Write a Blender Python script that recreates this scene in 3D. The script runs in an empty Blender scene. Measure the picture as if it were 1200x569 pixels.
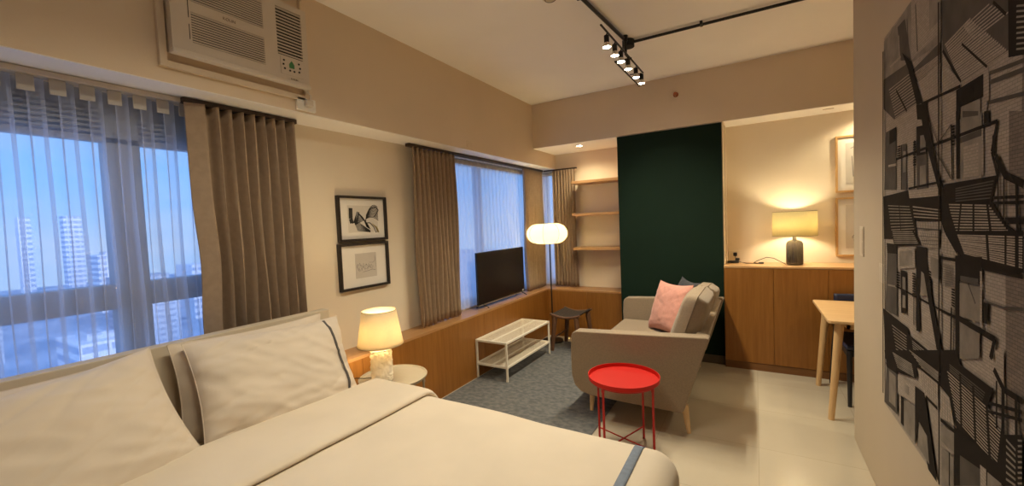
import bpy, bmesh, math, random
from mathutils import Vector, Matrix, noise
random.seed(7)
SC = bpy.context.scene
COL = SC.collection
PI = math.pi

SPOTE, SPOTE2, DLE, SKY, EXPO = 13.0, 4.9, 7.0, .49, 1.74
PRINT=[(2,[0,1727,88,1722,342,1741,404,1741,694,1616,696,1481,398,1505,0,1531]),

(3,[395,1741,404,1741,694,1616,695,1514,398,1517]),

(2,[138,1740,201,1725,202,1565,71,1578,70,1700]),

(2,[588,1662,694,1616,695,1555,590,1554]),

(1,[216,1710,317,1705,398,1517,262,1556]),

(1,[440,1707,465,1520,475,1522,450,1709]),

(1,[340,1693,368,1528,376,1530,348,1695]),

(3,[227,1669,242,1577,252,1579,237,1671]),

(3,[105,1572,262,1568,262,1578,105,1582]),

(3,[410,1513,677,1531,677,1539,410,1521]),

(1,[694,1616,1117,1432,1120,1307,1003,1304,853,1306,714,1441]),

(3,[731,1455,912,1466,912,1472,731,1461]),

(3,[738,1447,925,1456,925,1462,738,1453]),

(3,[745,1438,937,1446,937,1452,745,1444]),

(3,[752,1430,949,1437,949,1443,752,1436]),

(3,[758,1421,961,1428,961,1434,758,1427]),

(3,[765,1413,973,1419,973,1425,765,1419]),

(3,[772,1405,985,1410,985,1416,772,1411]),

(3,[778,1397,996,1401,996,1407,778,1403]),

(3,[785,1388,1008,1392,1008,1398,785,1394]),

(3,[791,1380,1019,1384,1019,1390,791,1386]),

(3,[797,1372,1030,1376,1030,1382,797,1378]),

(3,[804,1364,1040,1367,1040,1373,804,1370]),

(3,[810,1357,1051,1359,1051,1365,810,1363]),

(3,[816,1349,1061,1351,1061,1357,816,1355]),

(3,[822,1341,1071,1344,1071,1350,822,1347]),

(3,[829,1333,1081,1336,1081,1342,829,1339]),

(3,[835,1326,1091,1328,1091,1334,835,1332]),

(3,[841,1318,1101,1321,1101,1327,841,1324]),

(3,[847,1311,1110,1314,1110,1320,847,1317]),

(3,[853,1303,1120,1306,1120,1312,853,1309]),

(3,[871,1459,1022,1460,1022,1464,871,1463]),

(3,[881,1449,1039,1449,1039,1453,881,1453]),

(3,[890,1440,1056,1439,1056,1443,890,1444]),

(3,[899,1431,1072,1429,1072,1433,899,1435]),

(3,[909,1421,1087,1419,1087,1423,909,1425]),

(3,[918,1412,1102,1409,1102,1413,918,1416]),

(3,[927,1403,1117,1400,1117,1404,927,1407]),

(1,[398,1473,696,1481,697,1413,472,1409]),

(3,[435,1452,687,1439,687,1443,435,1456]),

(3,[442,1446,688,1434,688,1438,442,1450]),

(3,[448,1439,688,1430,688,1434,448,1443]),

(3,[454,1433,688,1425,688,1429,454,1437]),

(3,[460,1427,688,1420,688,1424,460,1431]),

(3,[466,1421,688,1415,688,1419,466,1425]),

(3,[472,1414,688,1410,688,1414,472,1418]),

(1,[0,1550,398,1513,484,1332,172,1331,0,1413]),

(3,[88,1477,372,1466,372,1470,88,1481]),

(3,[98,1463,382,1453,382,1457,98,1467]),

(3,[107,1450,391,1441,391,1445,107,1454]),

(3,[116,1437,401,1428,401,1432,116,1441]),

(3,[125,1424,410,1416,410,1420,125,1428]),

(3,[134,1411,419,1404,419,1408,134,1415]),

(3,[143,1398,428,1392,428,1396,143,1402]),

(3,[152,1385,437,1380,437,1384,152,1389]),

(3,[161,1372,446,1368,446,1372,161,1376]),

(3,[170,1359,455,1356,455,1360,170,1363]),

(3,[179,1347,464,1344,464,1348,179,1351]),

(3,[187,1334,473,1333,473,1337,187,1338]),

(0,[199,1446,344,1326,350,1334,205,1454]),

(0,[856,1415,1013,1301,1017,1307,860,1421]),

(0,[710,1443,849,1305,857,1313,718,1451]),

(0,[1041,1455,1105,1398,1111,1404,1047,1461]),

(0,[1117,1432,1190,1400,1194,1278,1122,1294]),

(2,[1154,1399,1189,1386,1191,1390,1156,1403]),

(2,[1154,1387,1189,1374,1191,1378,1156,1391]),

(2,[1154,1374,1190,1362,1192,1366,1156,1378]),

(2,[1155,1362,1190,1350,1192,1354,1157,1366]),

(2,[1155,1349,1190,1338,1192,1342,1157,1353]),

(2,[1155,1337,1191,1326,1193,1330,1157,1341]),

(2,[1156,1325,1191,1314,1193,1318,1158,1329]),

(2,[1156,1312,1191,1302,1193,1306,1158,1316]),

(2,[1156,1300,1192,1290,1194,1294,1158,1304]),

(3,[460,1412,697,1406,699,1317,518,1324]),

(3,[711,1401,766,1378,853,1306,808,1296,713,1297]),

(2,[494,1398,529,1321,531,1323,496,1400]),

(2,[518,1399,549,1321,551,1321,520,1399]),

(2,[541,1399,569,1320,571,1320,543,1399]),

(2,[564,1399,588,1319,590,1319,566,1399]),

(2,[586,1399,607,1318,609,1318,588,1399]),

(2,[607,1400,626,1317,628,1317,609,1400]),

(2,[628,1400,644,1316,646,1316,630,1400]),

(2,[649,1400,662,1316,664,1316,651,1400]),

(2,[669,1400,679,1315,681,1315,671,1400]),

(2,[723,1384,724,1304,726,1304,725,1384]),

(2,[745,1371,745,1303,747,1303,747,1371]),

(2,[767,1358,765,1302,767,1302,769,1358]),

(2,[788,1346,784,1301,786,1301,790,1346]),

(2,[809,1334,803,1300,805,1300,811,1334]),

(2,[829,1322,822,1299,824,1299,831,1322]),

(0,[518,1315,853,1292,853,1302,518,1325]),

(0,[823,1292,997,1292,999,1231,854,1235]),

(0,[823,1292,854,1241,855,1199,825,1205]),

(2,[858,1234,981,1230,982,1174,859,1198]),

(3,[997,1295,1027,1284,1030,1224,1006,1169,1000,1170]),

(1,[1028,1278,1193,1261,1195,1271,1030,1288]),

(1,[1016,1205,1195,1186,1197,1196,1018,1215]),

(1,[1037,1253,1194,1239,1196,1251,1039,1265]),

(0,[461,1329,579,1312,584,1251,473,1273]),

(4,[1129,1166,1198,1151,1204,937,1136,938]),

(4,[1124,772,1208,783,1213,586,1130,561]),

(4,[1132,583,1213,606,1218,423,1136,434]),

(1,[43,1297,204,1294,206,1023,12,1032]),

(3,[82,1132,205,1127,205,1137,82,1142]),

(0,[100,1293,204,1294,205,1236,100,1232]),

(1,[279,1206,344,1202,352,1015,280,1019]),

(0,[273,1206,274,1019,286,1019,285,1206]),

(2,[300,1176,339,1172,340,1089,301,1088]),

(0,[466,1247,578,1235,580,1132,467,1137]),

(1,[467,1137,580,1132,588,996,476,997]),

(2,[509,1207,563,1202,564,1142,509,1145]),

(2,[505,1095,564,1094,572,1021,506,1020]),

(0,[436,1200,438,1015,448,1015,446,1200]),

(0,[428,1191,462,1189,462,1195,428,1197]),

(0,[428,1181,462,1180,462,1186,428,1187]),

(0,[428,1172,462,1170,462,1176,428,1178]),

(0,[428,1162,462,1161,462,1167,428,1168]),

(0,[428,1152,462,1151,462,1157,428,1158]),

(0,[428,1143,462,1142,462,1148,428,1149]),

(0,[428,1133,462,1132,462,1138,428,1139]),

(0,[428,1123,462,1122,462,1128,428,1129]),

(0,[428,1114,462,1113,462,1119,428,1120]),

(0,[429,1104,462,1103,462,1109,429,1110]),

(0,[221,1202,269,1200,269,1206,221,1208]),

(0,[221,1192,269,1190,269,1196,221,1198]),

(0,[221,1183,269,1181,269,1187,221,1189]),

(0,[221,1173,269,1171,269,1177,221,1179]),

(0,[222,1164,270,1161,270,1167,222,1170]),

(0,[222,1154,270,1151,270,1157,222,1160]),

(0,[823,1230,852,1224,856,1024,831,1024]),

(2,[856,1210,991,1189,992,1141,857,1141]),

(2,[857,1131,992,1132,995,1020,859,1024]),

(1,[871,1220,971,1199,971,1187,871,1201]),

(1,[857,1128,992,1129,992,1147,857,1146]),

(3,[881,1114,973,1113,975,1023,883,1025]),

(2,[895,1112,897,1027,899,1027,897,1112]),

(2,[906,1112,908,1027,910,1027,908,1112]),

(2,[917,1112,919,1027,921,1027,919,1112]),

(2,[928,1112,929,1026,931,1026,930,1112]),

(2,[938,1112,940,1026,942,1026,940,1112]),

(2,[949,1112,950,1026,952,1026,951,1112]),

(2,[959,1112,961,1025,963,1025,961,1112]),

(3,[991,1158,996,1022,1006,1022,1001,1158]),

(0,[790,1186,816,1184,816,1190,790,1192]),

(0,[791,1177,816,1175,816,1181,791,1183]),

(0,[791,1167,816,1166,816,1172,791,1173]),

(0,[791,1158,816,1157,816,1163,791,1164]),

(0,[791,1149,816,1148,816,1154,791,1155]),

(0,[791,1140,817,1138,817,1144,791,1146]),

(0,[791,1130,817,1129,817,1135,791,1136]),

(0,[1003,1183,1034,1179,1036,1187,1005,1191]),

(0,[1004,1178,1035,1175,1035,1183,1004,1186]),

(0,[1004,1173,1035,1170,1035,1178,1004,1181]),

(0,[1004,1168,1035,1165,1035,1173,1004,1176]),

(0,[1004,1163,1035,1161,1035,1169,1004,1171]),

(0,[1004,1158,1035,1156,1035,1164,1004,1166]),

(0,[785,1196,797,1024,807,1024,795,1196]),

(0,[205,1149,1076,1147,1076,1157,205,1159]),

(0,[1070,1154,1043,1081,1055,1077,1082,1150]),

(0,[1044,1077,1075,1014,1085,1018,1054,1081]),

(0,[375,1015,740,1021,740,1029,375,1023]),

(0,[1052,1119,1071,1127,1067,1066,1049,1073]),

(1,[582,1263,678,1155,682,1159,586,1267]),

(1,[627,1154,791,1026,795,1030,631,1158]),

(1,[789,1198,618,1129,620,1125,791,1194]),

(3,[375,1010,702,1009,713,979,389,978]),

(0,[4,1001,375,1013,389,980,713,977,740,1014,1080,1016,1052,952,1121,895,1206,866,1206,861,762,837,714,894,457,890,484,823,12,798]),

(2,[82,954,389,945,389,949,82,958]),

(2,[89,940,397,934,397,938,89,944]),

(2,[96,926,405,923,405,927,96,930]),

(2,[102,912,412,912,412,916,102,916]),

(2,[109,898,420,901,420,905,109,902]),

(2,[116,885,427,890,427,894,116,889]),

(2,[122,871,435,880,435,884,122,875]),

(2,[129,857,442,869,442,873,129,861]),

(2,[136,844,449,859,449,863,136,848]),

(2,[142,830,456,848,456,852,142,834]),

(2,[149,817,464,838,464,842,149,821]),

(2,[155,803,471,828,471,832,155,807]),

(3,[430,944,704,929,704,933,430,948]),

(3,[435,931,704,919,704,923,435,935]),

(3,[439,918,704,910,704,914,439,922]),

(3,[444,905,704,901,704,905,444,909]),

(3,[778,946,1041,938,1041,942,778,950]),

(3,[782,937,1052,931,1052,935,782,941]),

(3,[787,928,1063,923,1063,927,787,932]),

(3,[791,919,1073,916,1073,920,791,923]),

(3,[796,910,1084,909,1084,913,796,914]),

(3,[800,901,1095,902,1095,906,800,905]),

(3,[805,892,1105,895,1105,899,805,896]),

(3,[809,883,1115,889,1115,893,809,887]),

(3,[813,874,1125,882,1125,886,813,878]),

(3,[818,865,1135,876,1135,880,818,869]),

(3,[822,856,1144,869,1144,873,822,860]),

(3,[826,848,1154,863,1154,867,826,852]),

(3,[831,839,1163,857,1163,861,831,843]),

(1,[828,993,1063,1001,1063,1005,828,997]),

(1,[828,986,1059,993,1059,997,828,990]),

(1,[828,978,1056,984,1056,988,828,982]),

(1,[828,971,1053,976,1053,980,828,975]),

(1,[828,963,1049,967,1049,971,828,967]),

(1,[829,955,1046,958,1046,962,829,959]),

(0,[863,951,841,843,853,841,875,949]),

(0,[944,948,946,847,958,847,956,948]),

(0,[1022,950,1049,851,1061,855,1034,954]),

(0,[250,953,282,811,292,813,260,955]),

(1,[482,890,507,824,509,824,484,890]),

(1,[511,891,535,825,537,825,513,891]),

(1,[540,891,561,827,563,827,542,891]),

(1,[567,891,587,828,589,828,569,891]),

(1,[594,892,612,830,614,830,596,892]),

(1,[620,892,636,831,638,831,622,892]),

(1,[645,893,659,832,661,832,647,893]),

(1,[670,893,682,833,684,833,672,893]),

(1,[694,893,704,834,706,834,696,893]),

(1,[457,862,714,862,714,866,457,866]),

(0,[1066,1059,1111,1007,1125,1019,1080,1071]),

(0,[1115,1004,1199,977,1205,995,1121,1022]),

(0,[1165,990,1174,860,1186,860,1177,990]),

(0,[1080,1052,1084,911,1092,911,1088,1052]),

(0,[1110,1013,1112,906,1120,906,1118,1013]),

(0,[1052,956,1203,954,1203,962,1052,964]),

(0,[1052,942,1203,941,1203,949,1052,950]),

(0,[1121,894,1205,895,1205,911,1121,910]),

(0,[515,1296,584,1281,682,1067,839,861,831,841,806,840,703,983,551,1200]),

(0,[290,1581,398,1513,541,1319,473,1327,372,1488]),

(0,[137,843,444,854,533,803,190,775]),

(2,[155,836,431,847,431,851,155,840]),

(2,[161,828,442,840,442,844,161,832]),

(2,[167,820,453,833,453,837,167,824]),

(2,[173,812,464,826,464,830,173,816]),

(2,[178,804,475,820,475,824,178,808]),

(2,[184,796,486,813,486,817,184,800]),

(2,[190,788,496,807,496,811,190,792]),

(3,[496,855,705,863,715,807,613,798,533,807]),

(1,[519,851,556,803,558,805,521,853]),

(1,[542,852,574,804,576,806,544,854]),

(1,[565,853,593,804,595,806,567,855]),

(1,[587,854,611,805,613,807,589,856]),

(1,[608,855,628,806,630,806,610,855]),

(1,[629,856,645,807,647,807,631,856]),

(1,[649,857,662,807,664,807,651,857]),

(1,[669,858,679,808,681,808,671,858]),

(1,[688,858,695,808,697,808,690,858]),

(1,[508,834,705,839,705,841,508,836]),

(1,[527,820,705,827,705,829,527,822]),

(1,[545,807,706,815,706,817,545,809]),

(0,[743,864,1205,880,1208,785,1129,773,1007,773,867,793]),

(3,[724,856,761,858,851,796,815,779,725,789]),

(1,[742,853,743,791,745,791,744,853]),

(1,[770,836,771,790,773,790,772,836]),

(1,[796,820,797,788,799,788,798,820]),

(1,[822,804,823,787,825,787,824,804]),

(3,[847,852,1201,863,1201,867,847,856]),

(3,[851,847,1201,856,1201,860,851,851]),

(3,[856,843,1201,850,1201,854,856,847]),

(3,[860,838,1202,844,1202,848,860,842]),

(3,[865,833,1202,837,1202,841,865,837]),

(3,[869,829,1202,831,1202,835,869,833]),

(3,[873,824,1202,825,1202,829,873,828]),

(3,[878,819,1202,818,1202,822,878,823]),

(3,[882,815,1202,812,1202,816,882,819]),

(3,[886,810,1203,806,1203,810,886,814]),

(3,[891,806,1203,799,1203,803,891,810]),

(3,[895,801,1203,793,1203,797,895,805]),

(0,[1023,873,1038,779,1052,781,1037,875]),

(0,[1169,879,1172,784,1188,784,1185,879]),

(0,[1122,878,1124,778,1134,778,1132,878]),

(0,[754,854,844,796,858,818,768,876]),

(0,[63,782,224,787,230,744,75,736]),

(1,[75,736,224,743,232,473,44,465]),

(2,[83,585,225,597,225,605,83,593]),

(3,[240,769,458,789,464,711,241,681]),

(2,[263,761,432,776,433,717,263,694]),

(0,[279,681,355,685,362,511,290,500]),

(2,[307,656,343,658,349,606,307,602]),

(2,[308,580,344,583,350,532,308,526]),

(0,[224,662,273,665,273,671,224,668]),

(0,[224,651,273,654,273,660,224,657]),

(0,[224,640,273,643,273,649,224,646]),

(0,[224,629,273,632,273,638,224,635]),

(0,[224,618,273,622,273,628,224,624]),

(0,[225,607,273,611,273,617,225,613]),

(0,[476,796,591,798,603,731,511,610,525,477,482,471]),

(2,[534,707,581,696,616,629,523,613]),

(0,[433,683,470,684,470,690,433,689]),

(0,[433,673,470,674,470,680,433,679]),

(0,[433,663,470,665,470,671,433,669]),

(0,[433,653,470,655,470,661,433,659]),

(0,[433,643,470,645,470,651,433,649]),

(0,[433,634,470,636,470,642,433,640]),

(0,[434,624,470,626,470,632,434,630]),

(0,[434,614,470,616,470,622,434,620]),

(0,[434,604,471,607,471,613,434,610]),

(0,[434,594,471,597,471,603,434,600]),

(0,[447,679,449,486,459,486,457,679]),

(3,[602,791,706,784,708,690,608,696]),

(2,[629,770,697,766,698,700,634,703]),

(2,[735,751,799,751,799,755,735,755]),

(2,[736,744,802,744,802,748,736,748]),

(2,[736,736,805,737,805,741,736,740]),

(2,[736,729,808,731,808,735,736,733]),

(2,[736,722,811,724,811,728,736,726]),

(2,[736,714,814,717,814,721,736,718]),

(2,[736,707,817,711,817,715,736,711]),

(2,[736,699,819,704,819,708,736,703]),

(2,[736,692,822,697,822,701,736,696]),

(2,[737,685,825,691,825,695,737,689]),

(0,[809,680,834,681,834,687,809,686]),

(0,[809,672,834,672,834,678,809,678]),

(0,[809,664,834,664,834,670,809,670]),

(0,[809,655,834,655,834,661,809,661]),

(0,[809,647,835,647,835,653,809,653]),

(0,[809,639,835,638,835,644,809,645]),

(0,[810,631,835,630,835,636,810,637]),

(0,[804,626,801,475,813,475,816,626]),

(0,[608,713,636,711,636,717,608,719]),

(0,[608,704,636,702,636,708,608,710]),

(0,[608,695,636,694,636,700,608,701]),

(0,[608,686,636,685,636,691,608,692]),

(0,[608,677,636,676,636,682,608,683]),

(0,[608,669,637,667,637,673,608,675]),

(0,[716,769,840,772,840,782,716,779]),

(0,[208,599,766,596,766,604,208,607]),

(0,[729,594,1011,599,1011,609,729,604]),

(0,[835,791,1009,802,1008,730,989,733,869,716,870,481,841,472]),

(2,[869,713,998,719,1000,620,871,610]),

(1,[873,734,988,740,989,721,874,715]),

(2,[871,596,1001,599,1000,521,874,482]),

(1,[924,716,971,666,975,670,928,720]),

(1,[929,610,971,607,972,591,929,591]),

(0,[852,595,1085,587,1085,605,852,613]),

(3,[998,763,1001,610,1013,610,1010,763]),

(0,[1020,672,1045,672,1045,682,1020,682]),

(0,[1019,664,1045,664,1045,674,1019,674]),

(0,[1019,656,1045,657,1045,667,1019,666]),

(0,[1018,649,1045,649,1045,659,1018,659]),

(0,[1018,641,1045,642,1045,652,1018,651]),

(0,[1017,633,1046,634,1046,644,1017,643]),

(0,[1017,625,1046,627,1046,637,1017,635]),

(0,[1010,767,1208,769,1208,781,1010,779]),

(1,[1016,682,1126,683,1126,689,1016,688]),

(1,[1127,682,1211,696,1209,704,1125,690]),

(0,[1077,602,1055,543,1069,537,1091,596]),

(0,[1075,588,1087,594,1077,544,1060,539]),

(0,[521,789,591,794,644,625,740,463,702,436,616,596]),

(3,[394,458,712,458,722,442,672,427]),

(0,[13,464,380,459,394,435,672,431,821,466,45,228]),

(2,[157,414,366,417,366,421,157,418]),

(2,[166,401,367,405,367,409,166,405]),

(2,[174,388,368,394,368,398,174,392]),

(2,[183,375,369,383,369,387,183,379]),

(2,[192,362,370,372,370,376,192,366]),

(2,[201,349,372,361,372,365,201,353]),

(2,[209,336,373,350,373,354,209,340]),

(2,[218,323,374,338,374,342,218,327]),

(2,[226,311,375,327,375,331,226,315]),

(2,[436,417,672,418,672,422,436,421]),

(2,[438,409,647,411,647,415,438,413]),

(2,[441,400,621,403,621,407,441,404]),

(2,[444,392,594,394,594,398,444,396]),

(2,[447,384,567,386,567,390,447,388]),

(2,[449,376,538,377,538,381,449,380]),

(0,[31,265,854,503,880,466,1082,465,1038,403,1132,371,1133,317,1135,239,859,258,803,334,725,344,502,336,489,286,225,225,73,209]),

(0,[52,214,225,231,236,218,73,197]),

(1,[73,197,236,218,244,40,31,14]),

(2,[113,193,215,200,215,60,113,47]),

(2,[170,292,433,322,433,326,170,296]),

(2,[179,287,436,317,436,321,179,291]),

(2,[189,282,440,312,440,316,189,286]),

(2,[198,276,444,307,444,311,198,280]),

(2,[207,271,447,302,447,306,207,275]),

(2,[216,266,451,298,451,302,216,270]),

(2,[225,261,454,293,454,297,225,265]),

(2,[234,255,458,288,458,292,234,259]),

(2,[243,250,461,283,461,287,243,254]),

(2,[403,370,724,382,724,386,403,374]),

(2,[432,365,722,377,722,381,432,369]),

(2,[461,361,720,371,720,375,461,365]),

(2,[488,356,718,366,718,370,488,360]),

(2,[515,351,716,360,716,364,515,355]),

(2,[541,347,714,354,714,358,541,351]),

(3,[783,410,1125,397,1125,401,783,414]),

(3,[789,401,1124,388,1124,392,789,405]),

(3,[794,392,1122,380,1122,384,794,396]),

(3,[800,382,1121,371,1121,375,800,386]),

(3,[805,373,1119,363,1119,367,805,377]),

(3,[811,364,1118,354,1118,358,811,368]),

(3,[816,356,1116,345,1116,349,816,360]),

(3,[822,347,1115,337,1115,341,822,351]),

(3,[827,338,1113,328,1113,332,827,342]),

(3,[832,329,1112,319,1112,323,832,333]),

(3,[838,320,1111,311,1111,315,838,324]),

(3,[843,312,1109,302,1109,306,843,316]),

(3,[848,303,1108,293,1108,297,848,307]),

(3,[853,295,1106,284,1106,288,853,299]),

(3,[858,286,1105,275,1105,279,858,290]),

(1,[801,439,1037,436,1037,440,801,443]),

(1,[802,433,1033,428,1033,432,802,437]),

(1,[802,426,1029,420,1029,424,802,430]),

(1,[802,420,1024,412,1024,416,802,424]),

(0,[874,437,886,274,900,274,888,437]),

(0,[960,431,979,268,993,270,974,433]),

(0,[1037,427,1060,276,1074,278,1051,429]),

(3,[250,223,476,248,477,178,250,139]),

(2,[295,135,477,168,478,26,295,20]),

(0,[295,145,337,151,338,29,295,26]),

(2,[343,214,404,222,405,188,343,179]),

(3,[502,332,704,344,710,256,592,251,542,277]),

(1,[540,331,566,268,568,268,542,331]),

(1,[566,332,589,267,591,267,568,332]),

(1,[590,333,611,266,613,266,592,333]),

(1,[614,334,632,265,634,265,616,334]),

(1,[637,335,653,264,655,264,639,335]),

(1,[660,336,674,263,676,263,662,336]),

(1,[682,337,694,262,696,262,684,337]),

(3,[729,337,803,334,841,258,731,240]),

(1,[744,331,746,247,748,247,746,331]),

(1,[764,327,769,249,771,249,766,327]),

(1,[784,323,791,251,793,251,786,323]),

(1,[803,319,813,253,815,253,805,319]),

(0,[592,250,705,252,705,264,592,262]),

(0,[732,226,843,237,841,249,730,238]),

(0,[476,253,580,264,605,212,705,0,622,0,518,129,478,17]),

(2,[523,132,606,116,631,23,506,30]),

(2,[737,219,842,235,843,175,738,162]),

(3,[738,158,839,173,840,165,739,146]),

(2,[745,141,840,158,842,68,747,12]),

(0,[802,156,804,48,814,48,812,156]),

(0,[841,258,1021,279,1134,281,1135,239,845,70]),

(1,[886,189,1015,216,1017,170,888,95]),

(3,[1015,229,1049,234,1050,189,1017,170]),

(2,[1056,231,1129,241,1129,236,1056,193]),

(1,[891,185,965,188,967,141,893,98]),

(3,[1087,570,1132,583,1134,487,1099,511]),

(0,[1043,460,1085,469,1051,408,1038,406]),

(0,[1079,512,1129,477,1139,491,1089,526]),

(0,[1134,476,1216,479,1216,495,1134,492]),

(0,[1123,486,1129,240,1145,240,1139,486]),

(0,[1184,485,1193,277,1205,277,1196,485]),

(0,[1095,493,1098,370,1106,370,1103,493]),

(0,[1052,414,1218,458,1216,466,1050,422]),

(0,[1053,391,1219,439,1217,447,1051,399]),

(0,[1137,371,1219,409,1222,290,1141,242]),

(2,[1149,361,1192,356,1192,362,1149,367]),

(2,[1149,345,1192,342,1192,348,1149,351]),

(2,[1150,329,1193,328,1193,334,1150,335]),

(2,[1150,312,1193,313,1193,319,1150,318]),

(2,[1150,296,1193,299,1193,305,1150,302]),

(2,[1151,280,1194,285,1194,291,1151,286]),

(2,[1151,263,1194,271,1194,277,1151,269]),

(2,[1202,385,1220,393,1218,397,1200,389]),

(2,[1203,372,1220,381,1218,385,1201,376]),

(2,[1203,359,1221,368,1219,372,1201,363]),

(2,[1203,347,1221,356,1219,360,1201,351]),

(2,[1204,334,1221,343,1219,347,1202,338]),

(2,[1204,321,1222,331,1220,335,1202,325]),

(2,[1204,308,1222,318,1220,322,1202,312]),

(2,[1205,296,1222,306,1220,310,1203,300]),

(2,[1205,283,1223,293,1221,297,1203,287]),

(0,[4,1678,5,49,21,49,20,1678]),

(0,[687,1610,705,778,717,778,699,1610]),

(0,[705,778,719,3,731,3,717,778])]

# ---------------------------------------------------------------- materials
def new_mat(name):
    m = bpy.data.materials.new(name); m.use_nodes = True
    nt = m.node_tree; nt.nodes.clear()
    return m, nt, nt.nodes, nt.links
def P(name, col, rough=0.6, metal=0.0, var=0.06, nscale=6.0, bump=0.0, bscale=80.0, coat=0.0, stretch=None, spec=0.5, emit=None, estr=0.0, sheen=0.0, col2=None, detail=3.0, sss=0):
    m, nt, N, L = new_mat(name)
    out = N.new('ShaderNodeOutputMaterial'); b = N.new('ShaderNodeBsdfPrincipled')
    L.new(b.outputs[0], out.inputs[0])
    tc = N.new('ShaderNodeTexCoord'); mp = N.new('ShaderNodeMapping'); L.new(tc.outputs['Object'], mp.inputs[0])
    if stretch: mp.inputs['Scale'].default_value = stretch
    n = N.new('ShaderNodeTexNoise'); n.inputs['Scale'].default_value = nscale; n.inputs['Detail'].default_value = detail
    L.new(mp.outputs[0], n.inputs['Vector'])
    r = N.new('ShaderNodeValToRGB'); L.new(n.outputs['Fac'], r.inputs[0])
    c2 = col2 if col2 else tuple(c*(1+var) for c in col); c1 = col if col2 else tuple(c*(1-var) for c in col)
    r.color_ramp.elements[0].position = 0.35; r.color_ramp.elements[1].position = 0.65
    r.color_ramp.elements[0].color = (*c1, 1); r.color_ramp.elements[1].color = (*c2, 1)
    L.new(r.outputs[0], b.inputs['Base Color'])
    b.inputs['Roughness'].default_value = rough; b.inputs['Metallic'].default_value = metal
    b.inputs['Specular IOR Level'].default_value = spec
    b.inputs['Coat Weight'].default_value = coat; b.inputs['Sheen Weight'].default_value = sheen
    if emit: b.inputs['Emission Color'].default_value = (*emit, 1); b.inputs['Emission Strength'].default_value = estr
    if bump:
        n2 = N.new('ShaderNodeTexNoise'); n2.inputs['Scale'].default_value = bscale; n2.inputs['Detail'].default_value = 2
        L.new(mp.outputs[0], n2.inputs['Vector'])
        bp = N.new('ShaderNodeBump'); bp.inputs['Strength'].default_value = bump; bp.inputs['Distance'].default_value = 0.01
        L.new(n2.outputs['Fac'], bp.inputs['Height']); L.new(bp.outputs[0], b.inputs['Normal'])
    return m
def sheer_mat(name, col, opacity, back=.62):
    m, nt, N, L = new_mat(name)
    out = N.new('ShaderNodeOutputMaterial'); mx = N.new('ShaderNodeMixShader'); L.new(mx.outputs[0], out.inputs[0])
    tr = N.new('ShaderNodeBsdfTransparent'); tl = N.new('ShaderNodeBsdfTranslucent'); df = N.new('ShaderNodeBsdfDiffuse')
    m2 = N.new('ShaderNodeMixShader'); m2.inputs[0].default_value = back
    for s in (tl, df): s.inputs['Color'].default_value = (*col, 1)
    L.new(df.outputs[0], m2.inputs[1]); L.new(tl.outputs[0], m2.inputs[2])
    L.new(tr.outputs[0], mx.inputs[1]); L.new(m2.outputs[0], mx.inputs[2])
    # threads seen edge-on cover more: thicker look where the fold turns away
    lw = N.new('ShaderNodeLayerWeight'); lw.inputs['Blend'].default_value = 0.25
    mr = N.new('ShaderNodeMapRange'); mr.inputs['To Min'].default_value = opacity; mr.inputs['To Max'].default_value = min(1.0, opacity+0.5)
    L.new(lw.outputs['Facing'], mr.inputs['Value']); L.new(mr.outputs[0], mx.inputs[0])
    return m
def shade_mat(name, col, trans=0.55):
    m, nt, N, L = new_mat(name)
    out = N.new('ShaderNodeOutputMaterial'); m2 = N.new('ShaderNodeMixShader'); m2.inputs[0].default_value = trans
    tl = N.new('ShaderNodeBsdfTranslucent'); df = N.new('ShaderNodeBsdfDiffuse')
    tc = N.new('ShaderNodeTexCoord'); n = N.new('ShaderNodeTexNoise'); n.inputs['Scale'].default_value = 60
    L.new(tc.outputs['Object'], n.inputs['Vector'])
    r = N.new('ShaderNodeValToRGB'); L.new(n.outputs['Fac'], r.inputs[0])
    r.color_ramp.elements[0].color = (*(c*0.92 for c in col), 1); r.color_ramp.elements[1].color = (*col, 1)
    for s in (tl, df): L.new(r.outputs[0], s.inputs['Color'])
    L.new(df.outputs[0], m2.inputs[1]); L.new(tl.outputs[0], m2.inputs[2]); L.new(m2.outputs[0], out.inputs[0])
    return m
def glass_mat(name, tint=(1, 1, 1), gloss=0.06):
    m, nt, N, L = new_mat(name)
    out = N.new('ShaderNodeOutputMaterial'); mx = N.new('ShaderNodeMixShader'); mx.inputs[0].default_value = gloss
    tr = N.new('ShaderNodeBsdfTransparent'); tr.inputs[0].default_value = (*tint, 1)
    gl = N.new('ShaderNodeBsdfGlossy'); gl.inputs['Roughness'].default_value = 0.03
    L.new(tr.outputs[0], mx.inputs[1]); L.new(gl.outputs[0], mx.inputs[2]); L.new(mx.outputs[0], out.inputs[0])
    return m
def mesh_metal_mat(name, col, cell=0.006):
    # fine wire mesh: transparent holes between painted wires
    m, nt, N, L = new_mat(name)
    out = N.new('ShaderNodeOutputMaterial'); mx = N.new('ShaderNodeMixShader'); tr = N.new('ShaderNodeBsdfTransparent')
    b = N.new('ShaderNodeBsdfPrincipled'); b.inputs['Base Color'].default_value = (*col, 1); b.inputs['Roughness'].default_value = 0.5
    tc = N.new('ShaderNodeTexCoord'); ck = N.new('ShaderNodeTexBrick'); ck.offset = 0.5
    ck.inputs['Scale'].default_value = 1/cell/2; ck.inputs['Mortar Size'].default_value = 0.11; ck.inputs['Brick Width'].default_value = 0.5; ck.inputs['Row Height'].default_value = 0.5
    L.new(tc.outputs['Object'], ck.inputs['Vector']); L.new(ck.outputs['Fac'], mx.inputs[0])
    L.new(tr.outputs[0], mx.inputs[1]); L.new(b.outputs[0], mx.inputs[2]); L.new(mx.outputs[0], out.inputs[0])
    return m
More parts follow.
